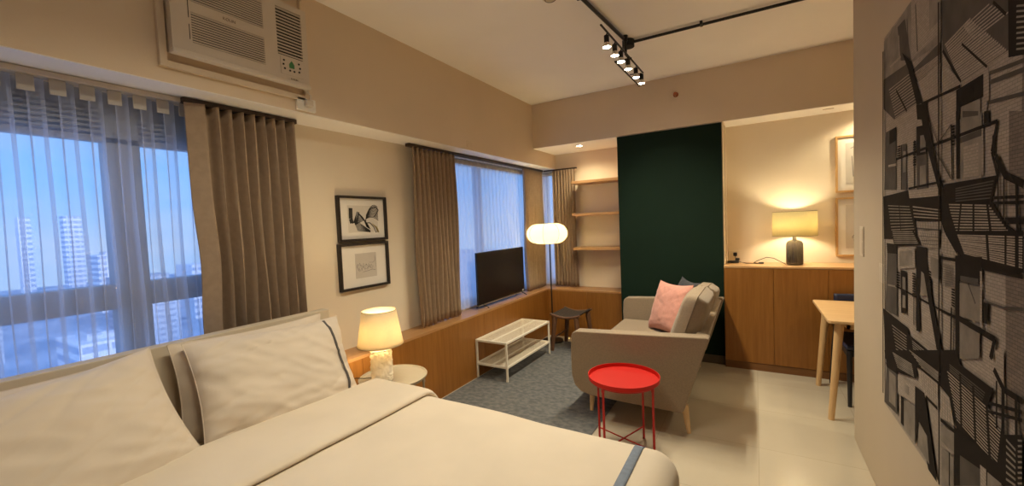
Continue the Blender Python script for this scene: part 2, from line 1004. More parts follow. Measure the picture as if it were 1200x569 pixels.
def brick_mat(name, c1, c2, mortar, scale, rot=(PI/2, 0, PI/2)):
    m, nt, N, L = new_mat(name)
    out = N.new('ShaderNodeOutputMaterial'); b = N.new('ShaderNodeBsdfPrincipled'); L.new(b.outputs[0], out.inputs[0])
    tc = N.new('ShaderNodeTexCoord'); sp = N.new('ShaderNodeSeparateXYZ'); cb = N.new('ShaderNodeCombineXYZ')
    L.new(tc.outputs['Object'], sp.inputs[0]); L.new(sp.outputs['Y'], cb.inputs['X']); L.new(sp.outputs['Z'], cb.inputs['Y'])
    br = N.new('ShaderNodeTexBrick'); br.inputs['Scale'].default_value = scale; br.inputs['Mortar Size'].default_value = 0.03
    br.inputs['Brick Width'].default_value = 0.9; br.inputs['Row Height'].default_value = 0.35
    br.inputs['Color1'].default_value = (*c1, 1); br.inputs['Color2'].default_value = (*c2, 1); br.inputs['Mortar'].default_value = (*mortar, 1)
    L.new(cb.outputs[0], br.inputs['Vector']); L.new(br.outputs['Color'], b.inputs['Base Color']); b.inputs['Roughness'].default_value = 0.75
    return m
def wood(name, c1, c2, stretch, rough=0.45, nscale=5):
    m, nt, N, L = new_mat(name)
    out = N.new('ShaderNodeOutputMaterial'); b = N.new('ShaderNodeBsdfPrincipled'); L.new(b.outputs[0], out.inputs[0])
    tc = N.new('ShaderNodeTexCoord'); mp = N.new('ShaderNodeMapping'); mp.inputs['Scale'].default_value = stretch
    L.new(tc.outputs['Object'], mp.inputs[0])
    n = N.new('ShaderNodeTexNoise'); n.inputs['Scale'].default_value = nscale; n.inputs['Detail'].default_value = 6; n.inputs['Roughness'].default_value = 0.6
    n.inputs['Distortion'].default_value = 0.3
    L.new(mp.outputs[0], n.inputs['Vector'])
    r = N.new('ShaderNodeValToRGB'); L.new(n.outputs['Fac'], r.inputs[0])
    r.color_ramp.elements[0].position = 0.3; r.color_ramp.elements[1].position = 0.7
    r.color_ramp.elements[0].color = (*c1, 1); r.color_ramp.elements[1].color = (*c2, 1)
    L.new(r.outputs[0], b.inputs['Base Color']); b.inputs['Roughness'].default_value = rough
    return m
def floor_mat():
    m, nt, N, L = new_mat('polished_tile')
    out = N.new('ShaderNodeOutputMaterial'); b = N.new('ShaderNodeBsdfPrincipled'); L.new(b.outputs[0], out.inputs[0])
    tc = N.new('ShaderNodeTexCoord'); br = N.new('ShaderNodeTexBrick'); br.offset = 0.0
    br.inputs['Scale'].default_value = 1.0; br.inputs['Brick Width'].default_value = 0.6; br.inputs['Row Height'].default_value = 0.6
    br.inputs['Mortar Size'].default_value = 0.0018; br.inputs['Mortar Smooth'].default_value = 0.5
    br.inputs['Color1'].default_value = (.54, .475, .37, 1); br.inputs['Color2'].default_value = (.575, .51, .40, 1); br.inputs['Mortar'].default_value = (.42, .36, .27, 1)
    L.new(tc.outputs['Object'], br.inputs['Vector'])
    n = N.new('ShaderNodeTexNoise'); n.inputs['Scale'].default_value = 3; n.inputs['Detail'].default_value = 5; L.new(tc.outputs['Object'], n.inputs['Vector'])
    mx = N.new('ShaderNodeMixRGB'); mx.blend_type = 'MULTIPLY'; mx.inputs[0].default_value = 0.12
    L.new(br.outputs['Color'], mx.inputs[1]); L.new(n.outputs['Fac'], mx.inputs[2]); L.new(mx.outputs[0], b.inputs['Base Color'])
    b.inputs['Roughness'].default_value = 0.22
    return m
def stripes_mat(name, c1, c2, sz, sy, wz=.5, wy=.5):
    # facade: bands of windows on floors
    m, nt, N, L = new_mat(name)
    out = N.new('ShaderNodeOutputMaterial'); b = N.new('ShaderNodeBsdfPrincipled'); L.new(b.outputs[0], out.inputs[0])
    tc = N.new('ShaderNodeTexCoord'); sp = N.new('ShaderNodeSeparateXYZ'); L.new(tc.outputs['Object'], sp.inputs[0])
    def band(sock, s, w):
        a = N.new('ShaderNodeMath'); a.operation = 'MULTIPLY'; a.inputs[1].default_value = 1/s; L.new(sock, a.inputs[0])
        f = N.new('ShaderNodeMath'); f.operation = 'FRACT'; L.new(a.outputs[0], f.inputs[0])
        g = N.new('ShaderNodeMath'); g.operation = 'GREATER_THAN'; g.inputs[1].default_value = w; L.new(f.outputs[0], g.inputs[0]); return g
    a, c = band(sp.outputs['Z'], sz, wz), band(sp.outputs['Y'], sy, wy)
    mu = N.new('ShaderNodeMath'); mu.operation = 'MULTIPLY'; L.new(a.outputs[0], mu.inputs[0]); L.new(c.outputs[0], mu.inputs[1])
    mx = N.new('ShaderNodeMixRGB'); L.new(mu.outputs[0], mx.inputs[0]); mx.inputs[1].default_value = (*c1, 1); mx.inputs[2].default_value = (*c2, 1)
    L.new(mx.outputs[0], b.inputs['Base Color']); b.inputs['Roughness'].default_value = 0.8
    return m

M = {}
M['wall'] = P('cream_wall_paint', (.77, .675, .535), .85, var=.02, nscale=2, bump=.05, bscale=150)
M['ceil'] = P('white_ceiling_paint', (.88, .85, .81), .9, var=.015, nscale=2)
M['beamface'] = P('cream_beam_paint', (.72, .60, .455), .85, var=.02, nscale=2, bump=.05, bscale=150)
M['white'] = P('white_paint', (.80, .77, .71), .5, var=.02)
M['green'] = P('dark_green_paint', (.0035, .0155, .0078), .8, var=.06, nscale=3, bump=.04, bscale=120, spec=.22)
M['floor'] = floor_mat()
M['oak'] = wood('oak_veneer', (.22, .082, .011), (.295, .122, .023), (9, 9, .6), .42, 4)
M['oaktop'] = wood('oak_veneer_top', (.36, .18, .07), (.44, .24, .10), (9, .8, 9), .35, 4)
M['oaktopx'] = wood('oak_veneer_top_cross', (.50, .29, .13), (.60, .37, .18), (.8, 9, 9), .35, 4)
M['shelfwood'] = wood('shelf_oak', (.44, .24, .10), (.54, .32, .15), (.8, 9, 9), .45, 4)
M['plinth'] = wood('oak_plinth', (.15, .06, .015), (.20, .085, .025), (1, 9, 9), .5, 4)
M['ash'] = wood('pale_ash', (.62, .40, .19), (.72, .49, .26), (1, 7, 7), .4, 4)
M['ashleg'] = wood('pale_ash_leg', (.60, .38, .18), (.70, .47, .24), (7, 7, 1), .4, 4)
M['legwood'] = wood('beech_leg', (.62, .42, .22), (.72, .52, .30), (8, 8, 1), .4, 4)
M['woven'] = P('dark_woven_cord', (.030, .020, .014), .85, var=.2, nscale=90)
M['walnut'] = wood('dark_walnut', (.10, .045, .022), (.16, .075, .035), (7, 7, 1), .45, 4)
M['paleframe'] = wood('oak_picture_frame', (.50, .29, .11), (.60, .37, .16), (6, 6, 1), .45, 4)
M['black'] = P('black_metal', (.012, .011, .011), .4, .3, var=.1)
M['blackpl'] = P('black_plastic', (.010, .010, .011), .35, var=.1)
M['screen'] = P('tv_screen', (.005, .005, .006), .3, var=.1)
M['rod'] = P('dark_bronze_rail', (.07, .05, .04), .45, .5)
M['rail'] = P('aluminium_rail', (.60, .54, .48), .5, .1)
M['drape'] = P('taupe_drape_fabric', (.36, .26, .175), .95, var=.06, nscale=30, bump=.25, bscale=500, sheen=.1)
M['sheer'] = sheer_mat('sheer_voile', (.88, .90, .98), .37, .80)
M['sheer2'] = sheer_mat('dense_sheer_voile', (.90, .90, .95), .70)
M['tape'] = P('sheer_header_tape', (.50, .48, .46), .9, var=.03)
M['winframe'] = P('window_frame_grey', (.33, .35, .40), .5, .2, var=.03)
M['glass'] = glass_mat('window_glass', (.95, .98, 1.0), .04)
M['linen'] = P('cream_linen', (.71, .62, .50), .9, var=.03, nscale=4, bump=.06, bscale=14, sheen=.15)
M['linen2'] = P('cream_pillowcase', (.71, .62, .515), .9, var=.03, nscale=4, bump=.10, bscale=12, sheen=.15)
M['headboard'] = P('beige_headboard_laminate', (.60, .52, .40), .55, var=.03, nscale=3)
M['stripe'] = P('grey_blue_band', (.19, .23, .30), .9, var=.08, nscale=60)
M['piping'] = P('charcoal_piping', (.10, .09, .085), .9)
M['sofa'] = P('beige_sofa_fabric', (.29, .22, .15), .95, var=.07, nscale=120, bump=.35, bscale=420, sheen=.2)
M['pink'] = P('pink_cushion_fabric', (.56, .26, .205), .9, var=.05, nscale=60, bump=.15, bscale=300, sheen=.2)
M['charcoal'] = P('charcoal_cushion_fabric', (.035, .035, .042), .95, var=.1, nscale=60, sheen=.1)
M['red'] = P('red_powder_coat', (.50, .008, .004), .5, var=.02, spec=.3)
M['redleg'] = P('red_powder_coat_leg', (.42, .008, .005), .5, var=.02)
M['greytable'] = P('grey_beige_powder_coat', (.30, .27, .22), .45, var=.03)
M['greymetal'] = P('grey_table_leg', (.25, .22, .18), .45, .3)
M['whitemetal'] = P('white_powder_coat', (.80, .75, .64), .45, var=.02)
M['wmesh'] = mesh_metal_mat('white_wire_mesh', (.74, .66, .52), .0065)
M['rug'] = P('grey_rug_pile', (.105, .11, .115), 1.0, nscale=22, bump=.6, bscale=300, col2=(.185, .185, .182), detail=9, stretch=(1, 1.4, 1))
M['rugedge'] = P('rug_binding', (.10, .10, .105), 1.0)
M['ceramic'] = P('white_ribbed_ceramic', (.80, .74, .62), .45, var=.03)
M['shade'] = shade_mat('cream_lamp_shade', (.78, .68, .48), .26)
M['shade2'] = shade_mat('linen_drum_shade', (.78, .70, .44), .36)
M['paper'] = shade_mat('rice_paper_shade', (.92, .88, .74), .46)
M['wire'] = P('shade_wire', (.30, .24, .16), .6)
M['smoke'] = None
M['brass'] = P('steel_fitting', (.25, .22, .18), .35, .9)
M['copper'] = P('copper_sprinkler', (.45, .16, .08), .35, .8)
M['frameblk'] = P('black_picture_frame', (.02, .014, .012), .4)
M['mat'] = P('white_picture_mat', (.80, .76, .70), .8, var=.01)
M['printbg'] = P('print_paper', (.66, .62, .56), .8, var=.03)
M['printgrey'] = P('pale_print_paper', (.60, .56, .51), .8, var=.05)
M['ink'] = P('black_ink', (.03, .028, .027), .7)
M['inkgrey'] = P('grey_ink', (.22, .20, .19), .7)
M['gold'] = P('gold_ink', (.55, .42, .20), .7)
M['acwhite'] = P('ac_cream_plastic', (.66, .59, .50), .45, var=.02)
M['acdark'] = P('ac_dark_recess', (.015, .013, .014), .7)
M['acgreen'] = P('ac_green_label', (.05, .22, .08), .5)
M['actext'] = P('ac_brown_text', (.22, .16, .10), .6)
M['navy'] = P('navy_chair_seat', (.012, .018, .055), .5, var=.1)
M['chairblk'] = P('black_chair_leg', (.012, .012, .015), .4)
M['bulb'] = P('glowing_bulb', (1, .9, .7), .5, emit=(1, .78, .48), estr=18)
M['spotlens'] = P('glowing_spot_lens', (1, .95, .85), .5, emit=(1, .88, .70), estr=26)
M['led'] = P('glowing_downlight', (1, .95, .85), .5, emit=(1, .80, .52), estr=22)
M['chrome'] = P('spot_reflector', (.75, .70, .62), .25, .9)
M['city'] = P('haze_tinted_city_ground', (.18, .28, .42), 1, nscale=.02, col2=(.46, .56, .70), detail=8)  # bluish distance haze is mixed into both ground colours
M['b1'] = stripes_mat('hazed_tower_facade', (.80, .85, .93), (.38, .48, .66), 5.0, 4.0, .5, .2)  # distance haze painted into the colours of this and the next two facades
M['b2'] = stripes_mat('hazed_grey_facade', (.42, .50, .62), (.28, .36, .50), 3.4, 4.0, .5, .3)
M['b3'] = stripes_mat('hazed_light_facade', (.56, .64, .76), (.36, .44, .58), 3.2, 5.0, .6, .3)
# poster greys
M['g0'] = P('print_black', (.014, .010, .008), .8, var=.1, spec=.15)
M['g1'] = P('print_dark_grey', (.060, .048, .040), .8, var=.2, nscale=12)
M['g2'] = P('print_mid_grey', (.20, .172, .145), .65, var=.22, nscale=14)
M['g3'] = brick_mat('print_light_brick', (.38, .32, .27), (.31, .262, .22), (.20, .168, .14), 38)
M['g4'] = brick_mat('print_brown_brick', (.20, .155, .125), (.145, .115, .095), (.075, .06, .05), 38)
M['canvasedge'] = P('canvas_edge', (.30, .27, .24), .8)

# smoky ribbed glass
def smoke_glass():
    m, nt, N, L = new_mat('smoky_ribbed_glass')
    out = N.new('ShaderNodeOutputMaterial'); mx = N.new('ShaderNodeMixShader'); mx.inputs[0].default_value = .14
    tr = N.new('ShaderNodeBsdfTransparent'); gl = N.new('ShaderNodeBsdfGlossy'); gl.inputs['Roughness'].default_value = .08
    tc = N.new('ShaderNodeTexCoord'); sp = N.new('ShaderNodeSeparateXYZ'); L.new(tc.outputs['Object'], sp.inputs[0])
    mr = N.new('ShaderNodeMapRange'); mr.inputs['From Min'].default_value = 0.0; mr.inputs['From Max'].default_value = .24
    L.new(sp.outputs['Z'], mr.inputs['Value'])
    r = N.new('ShaderNodeValToRGB'); L.new(mr.outputs[0], r.inputs[0])
    r.color_ramp.elements[0].color = (.10, .095, .085, 1); r.color_ramp.elements[1].color = (.48, .46, .42, 1)
    L.new(r.outputs[0], tr.inputs[0]); L.new(tr.outputs[0], mx.inputs[1]); L.new(gl.outputs[0], mx.inputs[2]); L.new(mx.outputs[0], out.inputs[0])
    return m
M['smoke'] = smoke_glass()

# ---------------------------------------------------------------- mesh building
class MB:
    def __init__(s): s.v = []; s.f = []; s.mi = []; s.m = 0
    def add(s, vs, fs):
        o = len(s.v); s.v += [tuple(v) for v in vs]; s.f += [tuple(i+o for i in f) for f in fs]; s.mi += [s.m]*len(fs); return s
    def box(s, x0, x1, y0, y1, z0, z1):
        v = [(x, y, z) for x in (x0, x1) for y in (y0, y1) for z in (z0, z1)]
        return s.add(v, [(0, 1, 3, 2), (4, 6, 7, 5), (0, 4, 5, 1), (2, 3, 7, 6), (0, 2, 6, 4), (1, 5, 7, 3)])
    def cyl(s, p0, p1, r0, r1=None, n=16):
        r1 = r0 if r1 is None else r1
        p0, p1 = Vector(p0), Vector(p1); d = (p1-p0).normalized()
        a = d.cross(Vector((0, 0, 1)) if abs(d.z) < .9 else Vector((1, 0, 0))).normalized(); b = d.cross(a)
        vs = []
        for p, r in ((p0, r0), (p1, r1)):
            vs += [p + (a*math.cos(2*PI*i/n) + b*math.sin(2*PI*i/n))*r for i in range(n)]
        fs = [(i, (i+1) % n, n+(i+1) % n, n+i) for i in range(n)] + [tuple(range(n-1, -1, -1)), tuple(range(n, 2*n))]
        return s.add(vs, fs)
    def tube(s, pts, r, n=8):
        pts = [Vector(p) for p in pts]; vs = []; fs = []
        up = Vector((0, 0, 1))
        for i, p in enumerate(pts):
            d = (pts[min(i+1, len(pts)-1)] - pts[max(i-1, 0)]).normalized()
            a = d.cross(up if abs(d.z) < .95 else Vector((1, 0, 0))).normalized(); b = d.cross(a)
            rr = r(i/(len(pts)-1)) if callable(r) else r
            vs += [p + (a*math.cos(2*PI*k/n) + b*math.sin(2*PI*k/n))*rr for k in range(n)]
        for i in range(len(pts)-1):
            for k in range(n):
                fs.append((i*n+k, i*n+(k+1) % n, (i+1)*n+(k+1) % n, (i+1)*n+k))
        fs += [tuple(range(n-1, -1, -1)), tuple(range((len(pts)-1)*n, len(pts)*n))]
        return s.add(vs, fs)
    def lathe(s, prof, c=(0, 0, 0), n=40, rad=None):
        # prof: list of (r, z); rad(theta, z) optional multiplier
        vs = []; fs = []
        for r, z in prof:
            for i in range(n):
                t = 2*PI*i/n; k = rad(t, z) if rad else 1
                vs.append((c[0]+r*k*math.cos(t), c[1]+r*k*math.sin(t), c[2]+z))
        for j in range(len(prof)-1):
            for i in range(n):
                fs.append((j*n+i, j*n+(i+1) % n, (j+1)*n+(i+1) % n, (j+1)*n+i))
        return s.add(vs, fs)
    def cap(s, r, z, c=(0, 0, 0), n=40):
        return s.add([(c[0]+r*math.cos(2*PI*i/n), c[1]+r*math.sin(2*PI*i/n), c[2]+z) for i in range(n)], [tuple(range(n))])
    def prism(s, poly, axis, lo, hi):
        # poly in the two remaining axes (in xyz order)
        def mk(a, b, w):
            return {'x': (w, a, b), 'y': (a, w, b), 'z': (a, b, w)}[axis]
        n = len(poly); vs = [mk(a, b, lo) for a, b in poly] + [mk(a, b, hi) for a, b in poly]
        return s.add(vs, [(i, (i+1) % n, n+(i+1) % n, n+i) for i in range(n)] + [tuple(range(n-1, -1, -1)), tuple(range(n, 2*n))])
    def grid(s, fn, nu, nv, closeu=False):
        o = [fn(i/nu, j/nv) for j in range(nv+1) for i in range(nu+1)]
        return s.add(o, [(j*(nu+1)+i, j*(nu+1)+i+1, (j+1)*(nu+1)+i+1, (j+1)*(nu+1)+i) for j in range(nv) for i in range(nu)])

def root_of(o):
    p = Vector((0, 0, 0))
    while o is not None: p += o.location; o = o.parent
    return p
def obj(name, mb, mat, parent=None, bevel=0, smooth=False, solid=0, seg=2, origin=None, sub=0, kind=None, label=None):
    me = bpy.data.meshes.new(name)
    off = root_of(parent) if parent is not None else Vector(origin or (0, 0, 0))
    me.from_pydata([tuple(Vector(v)-off) for v in mb.v], [], mb.f)
    mats = mat if isinstance(mat, (list, tuple)) else [mat]
    for m in mats: me.materials.append(m)
    for p_, i in zip(me.polygons, mb.mi): p_.material_index = i
    bm = bmesh.new(); bm.from_mesh(me); bmesh.ops.remove_doubles(bm, verts=bm.verts, dist=1e-6)
    bmesh.ops.recalc_face_normals(bm, faces=bm.faces); bm.to_mesh(me); bm.free()
    o = bpy.data.objects.new(name, me); COL.objects.link(o)
    if parent is not None: o.parent = parent
    else: o.location = off
    if smooth:
        for p_ in me.polygons: p_.use_smooth = True
        try: me.set_sharp_from_angle(angle=math.radians(40))
        except Exception: pass
    if bevel:
        b = o.modifiers.new('bevel', 'BEVEL'); b.width = bevel; b.segments = seg; b.limit_method = 'ANGLE'; b.angle_limit = math.radians(35)
    if solid:
        b = o.modifiers.new('solidify', 'SOLIDIFY'); b.thickness = solid; b.offset = 0
    if sub:
        b = o.modifiers.new('subd', 'SUBSURF'); b.levels = sub; b.render_levels = sub
    if kind: o['kind'] = kind
    if label: o['label'] = label
    return o
def tag(o, label, cat, group=None):
    o['label'] = label; o['category'] = cat
    if group: o['group'] = group
    return o
def thing(name, loc, label, cat, group=None):
    o = bpy.data.objects.new(name, None); COL.objects.link(o); o.location = loc; o.empty_display_size = .05
    return tag(o, label, cat, group)
def struct(name, mb, mat, **k):
    return obj(name, mb, mat, kind='structure', **k)
def light(name, kind, loc, energy, color, size=.05, spot=None, blend=.3, target=None, parent=None, shape=None):
    d = bpy.data.lights.new(name, kind); d.energy = energy; d.color = color
    if kind in ('POINT', 'SPOT'): d.shadow_soft_size = size
    if kind == 'SPOT': d.spot_size = math.radians(spot); d.spot_blend = blend
    if kind == 'AREA': d.size = size
    o = bpy.data.objects.new(name, d); COL.objects.link(o)
    if target is not None: o.rotation_euler = (Vector(target)-Vector(loc)).to_track_quat('-Z', 'Y').to_euler()
    if parent is not None: o.parent = parent; o.location = Vector(loc)-root_of(parent)
    else: o.location = loc
    return o
def text_mesh(name, body, size, mat, parent, loc, rot, ext=.0006):
    c = bpy.data.curves.new(name+'_c', 'FONT'); c.body = body; c.size = size; c.extrude = ext; c.align_x = 'CENTER'; c.align_y = 'CENTER'
    t = bpy.data.objects.new(name+'_t', c); COL.objects.link(t)
    bpy.context.view_layer.update()
    me = bpy.data.meshes.new_from_object(t.evaluated_get(bpy.context.evaluated_depsgraph_get()))
    bpy.data.objects.remove(t, do_unlink=True)
    o = bpy.data.objects.new(name, me); COL.objects.link(o); me.materials.clear(); me.materials.append(mat)
    o.parent = parent; o.location = Vector(loc)-root_of(parent); o.rotation_euler = rot
    return o

# ---------------------------------------------------------------- room dimensions (metres)
XB, XW = -2.3565, -2.6244      # beam face, window wall
ZC, ZB = 2.9475, 2.2273        # ceiling, underside of the left beam
YF, ZF = 4.5841, 2.4188        # front of the far beam, its underside
YN, YN2 = 5.2277, 4.9165       # back of the left niche, back of the cabinet niche
XR, YRE = 0.543, 3.396        # poster wall face and its end
XGL, XGR = -1.312, -0.278      # dark green panel
YB0 = -1.60                    # wall behind the camera
XE = 3.0                       # far right wall of the dining side
XBN, ZBN, YBB = -2.3885, 0.6214, 4.9121
XO = -2.84                     # outside face of window wall
YO = 5.44
W1 = (-1.25, 1.50, .64, 2.205)  # window 1: y0,y1,z0,z1
W2 = (2.86, YN-.04, .64, 2.205)
W3 = (XW+.04, -2.16, .64, 2.205)
# ---------------------------------------------------------------- shell
b = MB().box(XO, XE+.15, YB0-.15, YO, -.12, 0); struct('floor', b, M['floor'])
b = MB().box(XO, XE+.15, YB0-.15, YO, ZC, ZC+.12); struct('ceiling', b, M['ceil'])
# window wall (left) with two openings
b = MB()
b.box(XO, XW, YB0-.15, YO, 0, W1[2]); b.box(XO, XW, YB0-.15, YO, W1[3], ZC)
b.box(XO, XW, YB0-.15, W1[0], W1[2], W1[3]); b.box(XO, XW, W1[1], W2[0], W1[2], W1[3]); b.box(XO, XW, W2[1], YO, W1[2], W1[3])
struct('wall_left', b, M['wall'])
# back wall: left niche with the corner window, cabinet niche, block behind the green panel
b = MB()
b.box(XW, W3[0], YN, YO, 0, ZC); b.box(W3[1], XGL-.02, YN, YO, 0, ZC)
b.box(W3[0], W3[1], YN, YO, 0, W3[2]); b.box(W3[0], W3[1], YN, YO, W3[3], ZC)
b.box(XGR+.02, XE+.15, YN2, YO, 0, ZC)
struct('wall_back', b, M['wall'])
b = MB().box(XGL-.02, XGR+.02, YF+.20, YO, 0, ZF+.0).box(XGL-.003, XGR+.008, YF+.012, YF+.201, 0, ZF); struct('wall_center', b, M['wall'])
b = MB().box(XGL, XGR, YF-.004, YF+.012, .085, ZF-.01); o = struct('trim_1', b, M['green'], bevel=.001)
b = MB().box(XGL, XGR, YF-.012, YF+.012, 0, .085); struct('baseboard_center', b, P('dark_baseboard', (.10, .075, .055), .5))
# beams
b = MB().box(XW-.02, XB, YB0, YN+.05, ZB, ZC+.01); struct('trim_2', b, [M['beamface']])
b = MB().box(XW, XB-.002, YB0, YN, ZB-.004, ZB); struct('trim_3', b, M['ceil'])
b = MB().box(XB, XE, YF, YO, ZF, ZC+.01); struct('trim_4', b, M['beamface'])
b = MB().box(XB, XGL-.02, YF+.004, YN, ZF-.004, ZF); b.box(XGR+.02, XE, YF+.004, YN2, ZF-.004, ZF); struct('trim_5', b, M['ceil'])
# poster wall, camera side walls, far right
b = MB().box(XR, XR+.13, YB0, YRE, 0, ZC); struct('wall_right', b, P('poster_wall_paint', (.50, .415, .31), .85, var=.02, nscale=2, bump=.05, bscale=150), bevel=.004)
b = MB().box(XW, XR, YB0-.15, YB0, 0, ZC); struct('wall_front', b, M['wall'])
b = MB().box(XE, XE+.15, YB0, YO, 0, ZC); struct('wall_east', b, M['wall'])
b = MB().box(XR+.13, XE, .9, 1.02, 0, ZC); struct('wall_kitchen', b, M['wall'])

# ---------------------------------------------------------------- windows
def window(name, rail_axis, a0, a1, z0, z1, pos, mull, trans, louver):
    # frame lies in plane x=pos (axis 'y') or y=pos (axis 'x')
    root = bpy.data.objects.new(name, None); COL.objects.link(root); root['kind'] = 'structure'
    if rail_axis == 'y':
        root.location = (pos, (a0+a1)/2, z0)
        bx = lambda m, p0, p1, q0, q1, d=.035, o=0: m.box(pos-d+o, pos+d+o, p0, p1, q0, q1)
    else:
        root.location = ((a0+a1)/2, pos, z0)
        bx = lambda m, p0, p1, q0, q1, d=.035, o=0: m.box(p0, p1, pos-d-o, pos+d-o, q0, q1)
    f = MB()
    bx(f, a0, a1, z0, z0+.06); bx(f, a0, a1, z1-.05, z1); bx(f, a0, a0+.06, z0, z1); bx(f, a1-.06, a1, z0, z1)
    for (m0, m1) in mull: bx(f, m0, m1, z0, z1, .05)
    for (t0, t1) in trans: bx(f, a0, a1, t0, t1, .045)
    obj('window_frame', f, M['winframe'], root, bevel=.004)
    g = MB(); bx(g, a0+.03, a1-.03, z0+.03, z1-.03, .004); obj('glass_pane', g, M['glass'], root)
    if louver:
        l = MB(); n = 7
        for i in range(n):
            zz = louver + (z1-.05-louver)*(i+.5)/n
            bx(l, a0+.06, a1-.06, zz-.006, zz+.006, .016, .03)
        bx(l, a0+.06, a1-.06, louver-.012, louver+.012, .02, .03)
        bx(l, a0+.06, a1-.06, louver, z1-.05, .003, -.02)
        obj('head_louvre', l, M['winframe'], root)
    return root
window('window_1', 'y', W1[0], W1[1], W1[2], W1[3], -2.735, [(-.62, -.50), (.735, .865)], [(1.165, 1.285)], 1.985)
window('window_2', 'y', W2[0], W2[1], W2[2], W2[3], -2.735, [(3.85, 3.90)], [], None)
window('window_3', 'x', W3[0], W3[1], W3[2], W3[3], YN+.11, [], [], None)

# ---------------------------------------------------------------- curtains
def pleat(s, seed, n, amp, z=0):
    return amp*math.sin(2*PI*n*s + seed + .35*math.sin(5.3*s+seed*2)) + amp*.25*math.sin(4*PI*n*s+seed)
def curtain(name, axis, a0, a1, pos, z0, z1, n, amp, mat, label, cat, seed=0, group=None, thick=.003, flat=0, splay=0, edge=None, tape=True, tapemat=None, nu=None, tabs=False, kdir=1):
    nu = nu or int(n*14); nv = 22
    org = (pos, (a0+a1)/2, z0) if axis == 'y' else ((a0+a1)/2, pos, z0)
    root = thing(name, org, label, cat, group)
    def fn(i, j, off=0, lo=z0, hi=z1):
        z = lo+(hi-lo)*j; t = (z-z0)/(z1-z0)
        s = i
        if flat and i < flat: s2 = 0; fl = i/flat
        else: s2 = (i-flat)/(1-flat) if flat else i; fl = None
        am = amp*(.75+.35*(1-t))
        if tabs: a_fold = -.17*(a1-a0)/n*math.sin(2*(2*PI*n*s2+seed+.35*math.sin(5.3*s2+seed*2)))
        d = pleat(s2, seed + .5*math.sin(3*t+6*s2), n, am) + .010*math.sin(7*t+9*i+seed)*(1-t)
        if fl is not None: d = pleat(0, seed+.5*math.sin(3*t), n, am)*fl + (1-fl)*(.02) + .010*math.sin(4*t+2)*(1-fl)
        a = a0+(a1-a0)*i
        if tabs: a += a_fold
        a += (i-.5)*splay*(1-t)
        if edge: a += edge(t)*(1-i)**3
        a += .006*math.sin(8*t+20*i+seed)*(1-t)
        return (pos+d*kdir+off, a, z) if axis == 'y' else (a, pos-d*kdir-off, z)
    m = MB().grid(lambda i, j: fn(i, j), nu, nv)
    obj('fabric', m, mat, root, smooth=True, solid=thick)
    if tabs:
        tp = MB(); w = (a1-a0)/n; k = 0
        s = 0; prev = None; pp = None
        for q in range(nu*3):
            i = q/(nu*3); d = fn(i, 1)[0]
            if prev is not None and pp is not None and prev > pp and prev >= d and prev > pos+amp*.6:
                yy = fn((q-1)/(nu*3), 1)[1]; obj('header_tab', MB().box(prev-.004, prev+.003, yy-w*.27, yy+w*.27, z1-.062, z1+.003), tapemat, root)
            pp, prev = prev, d
    elif tape:
        tp = MB().grid(lambda i, j: fn(i, j, -.004 if tapemat is None else .003, z1-.055, z1), nu, 2)
        obj('header_tape', tp, tapemat or mat, root, smooth=True, solid=.003)
    return root
DR = ZB-.035
curtain('drape', 'y', 1.005, 1.60, -2.525, .66, DR, 8.5, .048, M['drape'], 'taupe pleated drape beside the bed, drawn open at the right of the large window', 'curtain', 1.2, 'taupe floor drapes', flat=.13, edge=lambda t: .022*math.exp(-((t-.45)/.16)**2)-.006*t)
curtain('drape', 'y', 2.63, 3.20, -2.525, .632, DR, 10, .030, M['drape'], 'taupe pleated drape between the framed pictures and the television', 'curtain', .4, 'taupe floor drapes')
curtain('drape', 'y', 4.60, 5.09, -2.525, .632, DR, 9, .028, M['drape'], 'taupe pleated drape right of the television, left of the corner gap', 'curtain', 2.2, 'taupe floor drapes')
curtain('drape', 'x', -2.36, -2.035, 5.140, .632, DR, 8, .026, M['drape'], 'narrow taupe drape on the back wall beside the shelves', 'curtain', 1.0, 'taupe floor drapes')
curtain('sheer_curtain', 'y', -1.35, 1.12, -2.590, .66, DR, 27, .026, M['sheer'], 'long white voile curtain over the large window behind the bed', 'curtain', .3, 'white voile curtains', thick=0, tapemat=M['tape'], tabs=True, nu=540)
curtain('sheer_curtain', 'y', 3.12, 5.12, -2.604, .645, DR, 26, .009, M['sheer2'], 'white voile curtain behind the television', 'curtain', .8, 'white voile curtains', thick=0, tapemat=M['tape'])
curtain('sheer_curtain', 'x', -2.575, -2.20, 5.207, .645, DR, 5, .008, M['sheer2'], 'short white voile curtain in the room corner behind the floor lamp', 'curtain', .8, 'white voile curtains', thick=0, tapemat=M['tape'])
# rails
b = MB().box(-2.612, -2.545, YB0+.05, 1.06, DR+.004, ZB-.006); tag(obj('curtain_rail', b, M['rail'], bevel=.003, origin=(-2.58, 0, DR)), 'pale grey curtain rail above the large window by the bed', 'curtain rail')
def rod(y0, y1, label, name='curtain_rod'):
    b = MB().box(-2.56, -2.515, y0, y1, DR+.002, ZB-.006)
    tag(obj(name, b, M['rod'], bevel=.003, origin=(-2.54, (y0+y1)/2, DR)), label, 'curtain rail')
rod(1.00, 1.61, 'short dark rail carrying the drape nearest the bed')
rod(2.60, 5.16, 'long dark curtain rail over the window behind the television')
b = MB().box(-2.50, -2.02, 5.135, 5.168, DR+.002, DR+.02); tag(obj('curtain_rod', b, M['rod'], bevel=.003, origin=(-2.25, 5.15, DR)), 'short dark curtain rail on the back wall in the corner', 'curtain rail')

